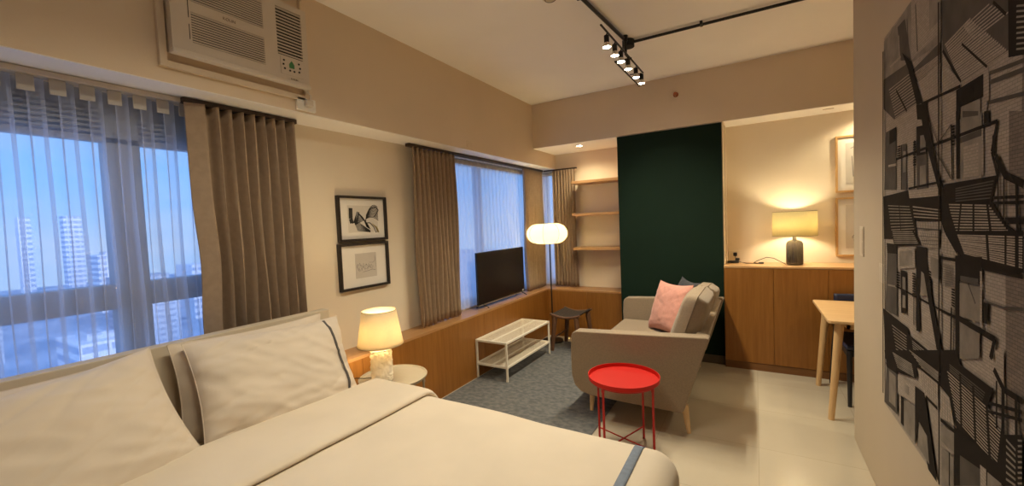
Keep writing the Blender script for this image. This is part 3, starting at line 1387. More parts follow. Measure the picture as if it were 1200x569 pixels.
# ---------------------------------------------------------------- bench, cabinet, shelves
t = thing('window_bench', (XBN-.1, 3.0, 0), 'long built-in oak bench running under the windows and round the corner', 'bench')
b = MB().box(XW+.002, XBN-.012, YB0+.02, YN-.002, 0, ZBN-.02); b.box(XBN-.012, XGL-.022, YBB+.012, YN-.002, 0, ZBN-.02)
obj('carcass', b, M['plinth'], t)
b = MB(); y = YB0+.02
for y0, y1 in ((YB0+.02, .2), (.203, 1.9), (1.903, 3.41), (3.413, YBB)): b.box(XBN-.012, XBN, y0, y1, .0, ZBN-.02)
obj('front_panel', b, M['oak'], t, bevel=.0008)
b = MB()
for x0, x1 in ((XBN, -1.85), (-1.847, XGL-.022)): b.box(x0, x1, YBB, YBB+.012, 0, ZBN-.02)
obj('front_panel', b, M['oak'], t, bevel=.0008)
b = MB().prism([(XW+.002, YB0+.02), (XBN+.001, YB0+.02), (XBN+.001, YBB-.001), (XGL-.022, YBB-.001), (XGL-.022, YN-.002), (XW+.002, YN-.002)], 'z', ZBN-.02, ZBN)
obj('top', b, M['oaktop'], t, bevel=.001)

YC = 4.5135; ZT = 1.0039
t = thing('sideboard', (1.0, 4.7, 0), 'long built-in oak cabinet beside the green wall, under the glass lamp', 'cabinet')
b = MB().box(-.272, 2.6, YC+.018, YN2-.002, .07, ZT-.018); obj('carcass', b, M['oak'], t)
b = MB().box(-.272, 2.6, YC+.004, YN2-.002, 0, .068); obj('plinth', b, M['plinth'], t)
for x0, x1 in ((-.272, .135), (.138, .545), (.548, .955), (.958, 1.365), (1.368, 1.775), (1.778, 2.6)):
    obj('door', MB().box(x0, x1, YC, YC+.017, .072, ZT-.022), M['oak'], t, bevel=.0008)
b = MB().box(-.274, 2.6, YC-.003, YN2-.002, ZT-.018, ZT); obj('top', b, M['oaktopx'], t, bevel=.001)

for k, (z, lab) in enumerate(((1.992, 'uppermost of the three floating oak shelves beside the green wall'), (1.582, 'middle one of the three floating oak shelves beside the green wall'), (1.148, 'lowest of the three floating oak shelves beside the green wall'))):
    b = MB().box(-2.02, XGL-.021, 4.94, YN-.002, z-.017, z+.017)
    tag(obj('wall_shelf', b, M['shelfwood'], bevel=.002, origin=(-1.7, 5.1, z)), lab, 'shelf', 'floating oak shelves')

# ---------------------------------------------------------------- bed
t = thing('bed', (-1.25, .78, 0), 'double bed with pale beige headboard standing under the large window', 'bed')
b = MB().box(-2.345, -2.275, -.05, 1.587, 0.0, 1.022); obj('headboard', b, M['headboard'], t, bevel=.004)
b = MB().box(-2.27, -.32, .0, 1.55, .06, .30); obj('bed_base', b, M['headboard'], t, bevel=.01)
def rbox(x0, x1, y0, y1, z0, z1): return MB().box(x0, x1, y0, y1, z0, z1)
obj('mattress', rbox(-2.265, -.31, .0, 1.555, .30, .585), M['linen'], t, bevel=.05, seg=5, smooth=True)
for x in (-2.15, -.42):
    for y in (.08, 1.47): obj('leg', MB().cyl((x, y, 0), (x, y, .06), .03), M['black'], t)

def duvet_surface(x0, x1, y0, y1, top, R, drop, nx, ny, lift=0, foot=True, wr=.006, seed=0):
    # rounded cover: flat top, rounded edge, hanging sides
    arc = R*PI/2; ext = arc+drop
    ax0 = x0; ax1 = (x1-R+ext) if foot else x1; ay0, ay1 = y0+R-ext, y1-R+ext
    def fn(i, j):
        a = ax0+(ax1-ax0)*i; c = ay0+(ay1-ay0)*j
        cx = min(a, x1-R) if foot else a; cy = max(y0+R, min(c, y1-R))
        dx, dy = a-cx, c-cy; L = math.hypot(dx, dy)
        if L < 1e-9: p = Vector((a, c, top))
        else:
            ux, uy = dx/L, dy/L
            Lm = min(L, ext)
            if Lm < arc: th = Lm/R; p = Vector((cx+ux*R*math.sin(th), cy+uy*R*math.sin(th), top-R*(1-math.cos(th))))
            else: p = Vector((cx+ux*R, cy+uy*R, top-R-(Lm-arc)))
            if Lm > arc: p.x += ux*.012*math.sin(a*9+c*11)*min(1, (Lm-arc)/.1); p.y += uy*.012*math.sin(a*14)*min(1, (Lm-arc)/.1)
        q = Vector((a*1.6+seed, c*1.1, .3)); q2 = Vector((a*5, c*2.2+seed, 1.3))
        h = noise.noise(q)*wr*2.0 + noise.noise(q2)*wr*.9 + abs(noise.noise(Vector((a*2.5+c*2.2, c*.6, seed))))*-wr*1.2
        p.z += h + lift
        return p
    return MB().grid(fn, nx, ny), fn, (ax0, ax1, ay0, ay1)
t = thing('duvet', (-1.1, .8, .60), 'large cream duvet spread over the bed, top edge folded back', 'duvet')
m, fn, ext = duvet_surface(-1.80, -.255, -.045, 1.612, .632, .085, .26, 90, 100, seed=2)
obj('cover', m, M['linen'], t, smooth=True, solid=.012)
m2, fn2, ext2 = duvet_surface(-1.97, -1.47, -.058, 1.628, .658, .095, .10, 50, 110, foot=False, seed=2, wr=.006)
def skew(v):   # fold runs slightly askew across the bed
    k = (v[0]+1.97)/.5; y = max(0, min(1.6, v[1]))
    x = v[0] + (1-k)*(.10*(y/1.55)-.02) + k*(.055*(y/1.5)-.045)
    z = v[2]
    if k > .93: z -= .014*((k-.93)/.07)**2
    if k < .10: z -= .05*((.10-k)/.10)**2
    return (x + .006*math.sin(y*6+1), v[1], z)
m2.v = [skew(v) for v in m2.v]
obj('folded_edge', m2, M['linen'], t, smooth=True, solid=.022, label='turned back band of the duvet')
ax0, ax1, ay0, ay1 = ext
def stripe(i, j):
    a = -.408+.033*i; p = Vector(fn((a-ax0)/(ax1-ax0), j)); 
    c = ay0+(ay1-ay0)*j
    if .04 < c < 1.53: p.z += .009
    else:
        s = 1 if c > .8 else -1; k = min(1, (abs(c-.785)-.745)/.1); p.y += s*.009*k; p.z += .009*(1-k)
    return p
obj('trim_band', MB().grid(stripe, 3, 100), M['stripe'], t, smooth=True, solid=.003, label='narrow grey-blue band near the foot end')

# ---------------------------------------------------------------- pillows
def pillow_fn(W, H, T, seed, pinch=.05, wr=.004, pw=3.2, qw=.55):
    def fn(u, v, side):
        # u,v in -1..1
        e = (1-abs(u)**pw); f = (1-abs(v)**pw)
        th = T*.5*(max(0, e)**qw)*(max(0, f)**qw)
        x = u*W/2*(1-pinch*(1-abs(v)**2)*abs(u)**3*.9); y = v*H/2*(1-pinch*(1-abs(u)**2)*abs(v)**3*1.1)
        n = noise.noise(Vector((u*1.6+seed, v*1.8, side*3)))*wr*2.6 + noise.noise(Vector((u*2.5+v*3+seed, v*6-u*3, side*5)))*wr*.9
        n -= abs(noise.noise(Vector((u*3.2+v*3.5+seed, (v-u)*1.2, 2.2))))*wr*2.0
        n -= max(0, .22-abs(noise.noise(Vector((u*1.3-v*2.6+seed*1.7, (u+v)*.5, 7.7)))*2.2))*wr*4*min(1, 1.3-abs(u)*.3)
        k = min(1, th/(T*.12)) if T else 0
        return Vector((x, y, side*(th+.002)+n*k))
    return fn
def pillow(name, W, H, T, mat, Mx, label, cat, seed, group=None, stripeu=None, n=36, pinch=.05, wr=.004, flange=0):
    fn = pillow_fn(W, H, T, seed, pinch, wr)
    c = Mx.translation
    root = thing(name, tuple(c), label, cat, group)
    m = MB()
    for s in (1, -1):
        m.grid(lambda i, j: Mx @ fn(i*2-1, j*2-1, s), n, n)
    o = obj('pillow_case', m, mat, root, smooth=True)
    for p_ in o.data.polygons: p_.use_smooth = True
    # weld edge seam
    e = MB(); pts = []
    for k in range(4*n):
        q, r = divmod(k, n); s = r/n*2-1
        u, v = ((s, -1), (1, s), (-s, 1), (-1, -s))[q]; pts.append(Mx @ fn(u, v, 1))
    pts.append(pts[0]); e.tube(pts, .0022, 6); obj('seam', e, mat, root, smooth=True)
    if stripeu:
        st = MB().grid(lambda i, j: Mx @ (fn(stripeu[0]+(stripeu[1]-stripeu[0])*i, -.93+1.86*j, 1)+Vector((.012*math.sin(j*5)*1, 0, .0025))), 2, 40)
        obj('piping', st, M['piping'], root, smooth=True, solid=.003, label='dark grey piping near the pillow end')
    return root
def frame_mat(c, xaxis, yaxis, roll=0):
    x = Vector(xaxis).normalized(); z = x.cross(Vector(yaxis)).normalized(); y = z.cross(x)
    Mx = Matrix((x, y, z)).transposed().to_4x4(); Mx.translation = Vector(c)
    return Mx @ Matrix.Rotation(roll, 4, 'Z')
# pillow local x runs along the bed width (+y), local y up the lean, local z faces the room (+x)
def bedpillow(y, x, z, lean, roll=0, yaw=0): 
    xa = Vector((math.sin(yaw), math.cos(yaw), 0)); ya = Vector((-math.sin(lean), 0, math.cos(lean)))
    return frame_mat((x, y, z), xa, ya, roll)
PR = bedpillow(1.140, -2.035, .80, .50, -.045, .06)
pillow('bed_pillow', .74, .50, .20, M['linen2'], PR, 'cream pillow with a dark grey stripe leaning on the headboard nearest the lamp', 'pillow', 3.1, 'bed pillows', stripeu=(.735, .775), pinch=.07, wr=.0065, n=60)
pillow('bed_pillow', .74, .46, .14, M['linen2'], bedpillow(1.12, -2.185, .80, .20, -.02, .0), 'rear cream pillow mostly hidden behind the striped pillow', 'pillow', 5.3, 'bed pillows', pinch=.07, wr=.006)
pillow('bed_pillow', .78, .54, .20, M['linen2'], bedpillow(.335, -2.02, .79, .62, .10, -.04), 'large cream pillow at the left, on the side nearest the camera', 'pillow', 8.7, 'bed pillows', pinch=.07, wr=.0065, n=60)
pillow('bed_pillow', .72, .46, .12, M['linen2'], bedpillow(.33, -2.190, .79, .18, 0, 0), 'rear cream pillow hidden behind the large left pillow', 'pillow', 1.7, 'bed pillows', pinch=.07)

# ---------------------------------------------------------------- round bedside table and lamp
def tray_table(name, c, R, H, rim, mt, ml, label, rot, cat='side table', lw=.0075, cross=True, tmat=None):
    t = thing(name, (c[0], c[1], 0), label, cat)
    m = MB(); m.lathe([(0.0001, H-rim), (R-.004, H-rim), (R, H-rim+.004), (R+.002, H), (R-.002, H), (R-.006, H-rim+.006), (0.0001, H-rim+.005)], (c[0], c[1], 0), 64)
    obj('tray', m, mt, t, smooth=True)
    feet = []
    for k in range(4):
        a = rot+k*PI/2; rr = R-.012
        p0 = Vector((c[0]+rr*math.cos(a), c[1]+rr*math.sin(a), 0)); p1 = Vector((p0.x, p0.y, H-rim-.001)); feet.append(p0)
        l = MB().cyl(p0, p1, lw, n=12); tdir = Vector((-math.sin(a), math.cos(a), 0))
        l.box(p0.x-.008, p0.x+.008, p0.y-.008, p0.y+.008, H-rim-.025, H-rim-.001)
        obj('leg', l, ml, t, smooth=True)
    if cross:
        for k in (0, 1):
            p, q = feet[k], feet[k+2]; zc = .075+.009*k
            obj('cross_bar', MB().cyl((p.x, p.y, zc), (q.x, q.y, zc), .0045, n=10), ml, t, smooth=True)
    m = MB(); m.lathe([(R-.03, H-rim-.012), (R-.018, H-rim-.012), (R-.018, H-rim-.001), (R-.03, H-rim-.001), (R-.03, H-rim-.012)], (c[0], c[1], 0), 64)
    obj('support_ring', m, ml, t, smooth=True)
    return t
tray_table('bedside_table', (-2.120, 1.93), .2225, .51, .016, M['greytable'], M['greymetal'], 'round grey-beige metal bedside table between bed and oak bench', .40)
t = tray_table('tray_table', (-.747, 2.60), .2225, .50, .030, M['red'], M['redleg'], 'bright red round tray table on thin legs beside the sofa', -.35)

def table_lamp_left(c, z0):
    t = thing('bedside_lamp', (c[0], c[1], z0), 'glowing lamp with cream tapered shade and white crinkled base on bedside table', 'lamp')
    prof = [(.0001, 0), (.060, 0), (.066, .012), (.069, .05), (.070, .12), (.069, .18), (.066, .215), (.056, .235), (.030, .247), (.012, .250), (.0001, .250)]
    # dense profile for crinkles
    dense = []
    for k in range(len(prof)-1):
        for q in range(8): a = q/8; dense.append((prof[k][0]*(1-a)+prof[k+1][0]*a, prof[k][1]*(1-a)+prof[k+1][1]*a))
    dense.append(prof[-1])
    def rad(th, z):
        if z < .01 or z > .22: return 1
        v = Vector((math.cos(th)*2.4, math.sin(th)*2.4, z*52)); return 1+.15*abs(noise.noise(v))+.06*noise.noise(v*2.1)-.05
    obj('lamp_base', MB().lathe(dense, (c[0], c[1], z0), 96, rad), M['ceramic'], t, smooth=True)
    obj('neck', MB().cyl((c[0], c[1], z0+.245), (c[0], c[1], z0+.30), .010), M['brass'], t, smooth=True)
    s = MB().lathe([(.147, 0), (.142, .02), (.108, .225)], (c[0], c[1], z0+.245), 56)
    obj('lamp_shade', s, M['shade'], t, smooth=True, solid=.0015)
    for R, z in ((.147, .245), (.108, .470)):
        r = MB(); r.tube([(c[0]+R*math.cos(k*PI/20), c[1]+R*math.sin(k*PI/20), z0+z) for k in range(41)], .0022, 6)
        obj('shade_ring', r, M['wire'], t, smooth=True)
    r = MB()
    for k in range(3): r.cyl((c[0], c[1], z0+.30), (c[0]+.141*math.cos(k*2.094), c[1]+.141*math.sin(k*2.094), z0+.256), .0015, n=6)
    obj('shade_spider', r, M['wire'], t, smooth=True)
    bz = z0+.345
    obj('light_bulb', MB().lathe([(.0001, -.035), (.014, -.03), (.018, -.012), (.026, .01), (.022, .03), (.0001, .042)], (c[0], c[1], bz), 20), M['bulb'], t, smooth=True)
    light('bulb_light', 'POINT', (c[0], c[1], bz+.005), 4.5, WARM, .045, parent=t)
WARM = (1, .80, .48); WARM2 = (1, .84, .54)
table_lamp_left((-2.135, 1.85), .501)
b = MB().tube([(-2.205, 1.85, .512), (-2.25, 1.80, .516), (-2.30, 1.77, .520), (-2.34, 1.73, .50), (-2.365, 1.70, .40), (-2.37, 1.70, .02)], .003)
tag(obj('lamp_cord', b, M['black'], smooth=True, origin=(-2.25, 1.8, .50)), 'thin black cord of the bedside lamp crossing the grey table', 'cable')
b = MB().box(-2.56, -2.42, 2.0, 2.21, ZBN+.001, ZBN+.033)
t = thing('router_box', (-2.49, 2.1, ZBN), 'small flat black box on the oak bench behind the bedside lamp', 'box')
obj('case', b, M['blackpl'], t, bevel=.006); obj('front_lip', MB().box(-2.419, -2.416, 2.02, 2.19, ZBN+.006, ZBN+.024), M['black'], t)

# ---------------------------------------------------------------- television
t = thing('television', (-2.50, 3.96, ZBN), 'flat black television standing on the oak bench before the sheer curtain', 'television')
tx = -2.500
b = MB().box(tx-.012, tx+.012, 3.465, 4.457, .664, 1.214); obj('bezel', b, M['blackpl'], t, bevel=.004)
b = MB().box(tx-.045, tx-.012, 3.60, 4.32, .69, 1.02); obj('rear_housing', b, M['blackpl'], t, bevel=.012)
b = MB().box(tx+.012, tx+.0135, 3.475, 4.447, .680, 1.205); obj('screen', b, M['screen'], t)
b = MB().box(tx-.006, tx+.012, 3.47, 4.45, .654, .665); obj('lower_trim', b, M['greymetal'], t, bevel=.002)
for y in (3.545, 4.375):
    f = MB()
    for dx, dy in ((.062, .035), (-.055, -.03)):
        f.tube([(tx, y, .668), (tx+dx*.35, y+dy*.3, .655), (tx+dx*.85, y+dy*.8, .635), (tx+dx, y+dy, ZBN+.0055)], .0055, 8)
    obj('foot', f, M['blackpl'], t, smooth=True)
b = MB().box(tx+.0136, tx+.0145, 4.395, 4.425, .675, .692); obj('badge', b, M['whitemetal'], t)

# ---------------------------------------------------------------- framed pictures by the bed
def picture(name, y0, y1, z0, z1, label, art, fm, fw=.018):
    t = thing(name, (XW, (y0+y1)/2, z0), label, 'picture', 'framed prints beside the bed')
    f = MB(); x0, x1 = XW+.001, XW+.032
    f.box(x0, x1, y0, y1, z0, z0+fw); f.box(x0, x1, y0, y1, z1-fw, z1); f.box(x0, x1, y0, y0+fw, z0+fw, z1-fw); f.box(x0, x1, y1-fw, y1, z0+fw, z1-fw)
    obj('frame', f, fm, t, bevel=.001)
    obj('mat_board', MB().box(XW+.001, XW+.010, y0+fw, y1-fw, z0+fw, z1-fw), M['mat'], t)
    art(t, (y0+y1)/2, (z0+z1)/2)
    return t
def stroke(m, pts, w, x):
    # flat ribbon of pts (y,z)
    for i in range(len(pts)-1):
        (a, b_), (c, d) = pts[i], pts[i+1]; L = math.hypot(c-a, d-b_) or 1; n0, n1 = -(d-b_)/L*w/2, (c-a)/L*w/2
        m.add([(x, a+n0, b_+n1), (x, c+n0, d+n1), (x, c-n0, d-n1), (x, a-n0, b_-n1)], [(0, 1, 2, 3)])
def art1(t, cy, cz):
    global stroke
    raw = stroke
    stroke = lambda m, pts, w, x: raw(m, [(cy+(p-cy)*1.12, cz+(q-cz)*1.12) for p, q in pts], w, x)
    x = XW+.0115
    obj('print_sheet', MB().box(XW+.010, XW+.0112, cy-.135, cy+.145, cz-.105, cz+.10), M['printbg'], t)
    k = MB()
    stroke(k, [(cy-.095, cz+.072), (cy-.098, cz+.0), (cy-.090, cz-.03)], .034, x)
    stroke(k, [(cy-.09, cz-.03), (cy-.045, cz-.015), (cy-.03, cz+.045)], .010, x)
    # left shape: fan of curved lines
    for q in range(12):
        s = q/11; stroke(k, [(cy-.075+.01*s, cz-.02-.075*s*.3), (cy-.045+.05*s, cz+.018-.06*s+.03), (cy+.0+.04*s, cz+.01-.05*s), (cy+.03+.03*s, cz-.06-.03*s*.5)], .0042, x+.0001)
    for q in range(9):
        s = q/8; stroke(k, [(cy-.07+.02*s, cz-.03-.05*s), (cy-.03+.01*s, cz-.03-.055*s), (cy+.06, cz-.085-.01*s)], .004, x+.0002)
    for q in range(11):
        s = q/10; pts = [(cy+.03+.105*a, cz-.02+.115*math.sin(PI*(.12+.55*a))*(.45+.55*s)-.04*a*(1-s)) for a in (0, .15, .3, .45, .6, .75, .9, 1)]
        stroke(k, pts, .0045, x+.0003)
    stroke(k, [(cy+.02, cz-.03), (cy+.035, cz+.03), (cy+.07, cz+.07), (cy+.12, cz+.082), (cy+.14, cz+.06), (cy+.10, cz+.01)], .008, x+.0004)
    stroke(k, [(cy+.02, cz-.03), (cy+.06, cz-.03), (cy+.09, cz-.06), (cy+.11, cz-.10)], .007, x+.0004)
    obj('print_drawing', k, M['ink'], t)
    g = MB(); 
    for q in range(6): stroke(g, [(cy+.075+.008*q, cz-.035-.004*q), (cy+.105+.005*q, cz-.06-.004*q), (cy+.125+.002*q, cz-.098)], .005, x+.0002)
    obj('print_accent', g, M['gold'], t)
    stroke = raw
def art2(t, cy, cz):
    x = XW+.0115
    obj('print_sheet', MB().box(XW+.010, XW+.0112, cy-.085, cy+.115, cz-.095, cz+.095), M['printgrey'], t)
    k = MB(); random.seed(3)
    pts = []
    for q in range(46):
        s = q/45; pts.append((cy-.075+.15*s+.010*math.sin(q*1.9), cz-.012+.028*math.sin(q*1.13)*(1-.5*s)+.008*math.sin(q*2.9)))
    stroke(k, pts, .0022, x)
    stroke(k, [(cy-.02, cz-.05), (cy+.03, cz-.045), (cy+.07, cz-.038), (cy+.10, cz-.045)], .003, x)
    stroke(k, [(cy+.04, cz+.02), (cy+.08, cz+.015), (cy+.10, cz+.03), (cy+.10, cz+.07), (cy+.108, cz-.02)], .002, x)
    obj('print_drawing', k, M['inkgrey'], t)
picture('picture_frame', 1.932, 2.388, 1.418, 1.760, 'upper black-framed print of black line shapes on the wall beside the drape', art1, M['frameblk'])
picture('picture_frame', 1.922, 2.386, 1.052, 1.404, 'lower black-framed print with faint pale scribble, above the bedside lamp', art2, M['frameblk'])

# oak frames in the cabinet niche
def oakpic(z0, z1, label, blot):
    x0, x1 = .652, 1.10; y1 = YN2-.001; y0 = y1-.024; fw = .016
    t = thing('picture_frame', ((x0+x1)/2, y1, z0), label, 'picture', 'oak framed prints above the cabinet')
    f = MB(); f.box(x0, x1, y0, y1, z0, z0+fw); f.box(x0, x1, y0, y1, z1-fw, z1); f.box(x0, x0+fw, y0, y1, z0+fw, z1-fw); f.box(x1-fw, x1, y0, y1, z0+fw, z1-fw)
    obj('frame', f, M['paleframe'], t, bevel=.001)
    obj('mat_board', MB().box(x0+fw, x1-fw, y1-.010, y1, z0+fw, z1-fw), M['mat'], t)
    obj('print_sheet', MB().box(x0+.075, x1-.075, y1-.0115, y1-.010, z0+.075, z1-.07), M['printgrey'], t)
    k = MB()
    for a, b_, c, d in blot: 
        L = math.hypot(c-a, d-b_); n0, n1 = -(d-b_)/L*.003, (c-a)/L*.003; yy = y1-.0122
        k.add([(x0+a+n0, yy, z0+b_+n1), (x0+c+n0, yy, z0+d+n1), (x0+c-n0, yy, z0+d-n1), (x0+a-n0, yy, z0+b_-n1)], [(0, 1, 2, 3)])
    obj('print_drawing', k, M['inkgrey'], t)
oakpic(1.666, 2.188, 'upper oak-framed print above the cabinet, cut off by the poster wall', [(.11, .40, .15, .42), (.12, .33, .13, .14), (.14, .36, .16, .30), (.15, .10, .17, .20)])
oakpic(1.068, 1.618, 'lower oak-framed print right of the glass lamp', [(.12, .18, .16, .22), (.13, .20, .17, .16), (.12, .17, .17, .19), (.14, .24, .16, .14), (.13, .15, .16, .17)])

# ---------------------------------------------------------------- poster
PY0, PY1, PZ0, PZ1 = 1.0, 2.608, .556, 2.297
t = thing('canvas_print', (XR, (PY0+PY1)/2, PZ0), 'huge black and white canvas photo of a brick building with fire escapes', 'picture')
obj('canvas', MB().box(XR-.0120, XR-.001, PY0, PY1, PZ0, PZ1), M['canvasedge'], t, bevel=.002)
m = MB()
m.m = 3; x = XR-.0122; m.add([(x, PY0, PZ0), (x, PY1, PZ0), (x, PY1, PZ1), (x, PY0, PZ1)], [(0, 1, 2, 3)])
m.m = 4; x -= .0001; m.add([(x, PY0, PZ0), (x, 1.43, PZ0), (x, 1.43, PZ1), (x, PY0, PZ1)], [(0, 1, 2, 3)])
for k in range(7):   # bands of the nearest part of the printed facade
    m.m = (0, 1, 0, 2, 1, 0, 2)[k]; x -= .0001; z = PZ0+.08+.245*k
    m.add([(x, PY0, z), (x, 1.36, z+.02), (x, 1.36, z+.11), (x, PY0, z+.12)], [(0, 1, 2, 3)])
for k, (sh, c) in enumerate(PRINT):
    x = XR-.0136-.000012*k; m.m = sh
    pts = [(x, PY1-c[2*i]/1000, PZ0+c[2*i+1]/1000) for i in range(len(c)//2)]
    m.add(pts, [tuple(range(len(pts)))])
def obj_nomerge(name, mb, mats, parent):
    me = bpy.data.meshes.new(name); off = root_of(parent)
    me.from_pydata([tuple(Vector(v)-off) for v in mb.v], [], mb.f)
    for q in mats: me.materials.append(q)
    for p_, i in zip(me.polygons, mb.mi): p_.material_index = i
    o = bpy.data.objects.new(name, me); COL.objects.link(o); o.parent = parent; return o
obj_nomerge('printed_photo', m, [M['g0'], M['g1'], M['g2'], M['g3'], M['g4']], t)

# wall switches on the poster wall
SWM = P('switch_plastic', (.56, .48, .375), .5)
def switch(y0, y1, z0, z1, n, label):
    t = thing('light_switch', (XR, (y0+y1)/2, z0), label, 'switch')
    obj('plate', MB().box(XR-.006, XR-.001, y0, y1, z0, z1), SWM, t, bevel=.002)
    h = (z1-z0-.02)/n
    for k in range(n): obj('rocker', MB().box(XR-.008, XR-.006, y0+.012, y1-.012, z0+.010+k*h+.003, z0+.010+(k+1)*h-.003), SWM, t, bevel=.001)
switch(3.10, 3.19, 1.225, 1.40, 2, 'tall cream double switch plate at the edge of the poster wall')
switch(2.64, 2.74, 1.13, 1.225, 1, 'small cream switch plate right beside the big canvas print')

# ---------------------------------------------------------------- air conditioner
AX = -2.277
t = thing('air_conditioner', (XB, 1.2, 2.36), 'cream window air conditioner set in the beam above the window', 'air conditioner')
y0, y1, z0, z1 = .882, 1.553, 2.358, 2.80
b = MB().box(XB-.10, AX-.012, y0+.006, y1-.006, z0+.008, z1-.006); obj('body', b, M['acwhite'], t, bevel=.006)
f = MB()   # front panel with three grille openings
x0, x1 = AX-.012, AX
gy0, gy1, gz = .962, 1.300, (2.418, 2.560); g2z = (2.610, 2.752); vy0, vy1, vz0, vz1 = 1.372, 1.520, 2.502, 2.765
f.box(x0, x1, y0, gy0, z0, z1); f.box(x0, x1, gy1, vy0, z0, z1); f.box(x0, x1, vy1, y1, z0, z1)
f.box(x0, x1, gy0, gy1, z0, gz[0]); f.box(x0, x1, gy0, gy1, gz[1], g2z[0]); f.box(x0, x1, gy0, gy1, g2z[1], z1)
f.box(x0, x1, vy0, vy1, z0, vz0); f.box(x0, x1, vy0, vy1, vz1, z1)
obj('front_panel', f, M['acwhite'], t)
obj('grille_recess', MB().box(AX-.0118, AX-.010, gy0, gy1, gz[0], g2z[1]).box(AX-.0118, AX-.010, vy0, vy1, vz0, vz1), M['acdark'], t)
def louv(y0, y1, z0, z1, n, th, name):
    l = MB()
    for k in range(n):
        z = z0+(z1-z0)*(k+.5)/n; l.box(AX-.005, AX+.0005, y0, y1, z-th, z+th)
    obj(name, l, M['acwhite'], t)
louv(gy0, gy1, gz[0], gz[1], 12, .0030, 'intake_grille'); louv(gy0, gy1, g2z[0], g2z[1], 12, .0030, 'intake_grille'); louv(vy0, vy1, vz0, vz1, 15, .0034, 'outlet_louvre')
obj('lower_lip', MB().box(AX-.03, AX+.010, y0-.004, y1+.004, z0-.010, z0+.012), M['acwhite'], t, bevel=.004)
obj('control_panel', MB().box(AX, AX+.0025, 1.382, 1.514, 2.398, 2.492), M['acwhite'], t, bevel=.001)
bt = MB()
for yy, zz in ((1.402, 2.475), (1.398, 2.452), (1.405, 2.43), (1.490, 2.476), (1.496, 2.453), (1.490, 2.43), (1.435, 2.425), (1.460, 2.425)):
    bt.cyl((AX+.0025, yy, zz), (AX+.0045, yy, zz), .0055, n=12)
obj('button', bt, M['acdark'], t)
obj('display', MB().prism([(1.432, 2.440), (1.462, 2.440), (1.462, 2.462), (1.447, 2.482), (1.432, 2.462)], 'x', AX+.0025, AX+.0036), M['acgreen'], t)
R90 = (PI/2, 0, PI/2)
text_mesh('brand_mark', 'KOLIN', .020, M['actext'], t, (AX+.0008, 1.130, 2.585), R90)
text_mesh('model_mark', 'KOLIN', .014, M['actext'], t, (AX+.0008, 1.460, 2.381), R90)
lt = MB().box(AX, AX+.0008, .951, .954, 2.43, 2.50).box(AX, AX+.0008, .951, .954, 2.53, 2.64); obj('panel_gap', lt, M['acdark'], t)
# raised boxed surround on the beam
f = MB(); sy0, sy1, sz0, sz1 = .880, 1.560, 2.325, ZC
f.box(XB-.01, XB+.022, sy0-.03, sy0, sz0-.03, sz1); f.box(XB-.01, XB+.022, sy1, sy1+.03, sz0-.03, sz1); f.box(XB-.01, XB+.022, sy0, sy1, sz0-.03, sz0)
struct('trim_6', f, M['beamface'], bevel=.003)
t = thing('power_outlet', (XB, 1.565, 2.245), 'small cream outlet with plug just below the air conditioner', 'outlet')
obj('plate', MB().box(XB+.001, XB+.022, 1.505, 1.625, 2.236, 2.312), M['white'], t, bevel=.003)
obj('plug', MB().box(XB+.022, XB+.055, 1.545, 1.590, 2.258, 2.298), M['acwhite'], t, bevel=.006)
obj('plug_cord', MB().tube([(XB+.05, 1.57, 2.295), (XB+.055, 1.575, 2.32), (XB+.05, 1.56, 2.34), (XB+.045, 1.54, 2.352)], .005), M['acwhite'], t, smooth=True)
t = thing('motion_sensor', (XB, 3.24, 2.27), 'tiny cream plate on the beam face above the television window', 'sensor')
obj('plate', MB().box(XB+.001, XB+.008, 3.20, 3.28, 2.25, 2.31), M['beamface'], t, bevel=.002); obj('lens', MB().cyl((XB+.008, 3.24, 2.28), (XB+.011, 3.24, 2.28), .012), M['beamface'], t)

# ---------------------------------------------------------------- sofa
t = thing('sofa', (-.80, 3.7, 0), 'beige fabric two-seat sofa with wooden legs facing the television', 'sofa')
ARM = [(-1.247, .31), (-1.249, .50), (-1.243, .610), (-1.232, .640), (-1.205, .656), (-.60, .684), (-.285, .700), (-.272, .690), (-.30, .60), (-.395, .30), (-.437, .175), (-.46, .162), (-.80, .165), (-1.10, .172), (-1.175, .190), (-1.225, .235)]
def arm(y0, y1):
    return MB().prism(ARM, 'y', y0, y1)
obj('armrest', arm(2.93, 3.035), M['sofa'], t, bevel=.016, seg=4, smooth=True)
obj('armrest', arm(4.405, 4.51), M['sofa'], t, bevel=.016, seg=4, smooth=True)
obj('seat_base', MB().box(-1.215, -.46, 3.037, 4.403, .17, .30), M['sofa'], t, bevel=.02, seg=3, smooth=True)
obj('backrest', MB().prism([(-.52, .20), (-.448, .164), (-.288, .692), (-.36, .700)], 'y', 3.037, 4.403), M['sofa'], t, bevel=.012, seg=3, smooth=True)
obj('seat_cushion', MB().box(-1.245, -.50, 3.040, 4.400, .302, .435), M['sofa'], t, bevel=.035, seg=5, smooth=True)
def back_cushion(y0, y1, seed, H, zc, roll):
    W = y1-y0; Mx = frame_mat((-.435, (y0+y1)/2, zc), (0, 1, 0), (.34, 0, 1.0), roll)
    fnc = pillow_fn(W, H, .185, seed, .005, .003, 9.0, .45); m = MB()
    for s in (1, -1): m.grid(lambda i, j: Mx @ fnc(i*2-1, j*2-1, s), 30, 30)
    o = obj('back_cushion', m, M['sofa'], t, smooth=True)
    for p_ in o.data.polygons: p_.use_smooth = True
back_cushion(3.045, 3.675, 4.4, .53, .685, -.03); back_cushion(3.735, 4.385, 9.1, .48, .655, -.11)
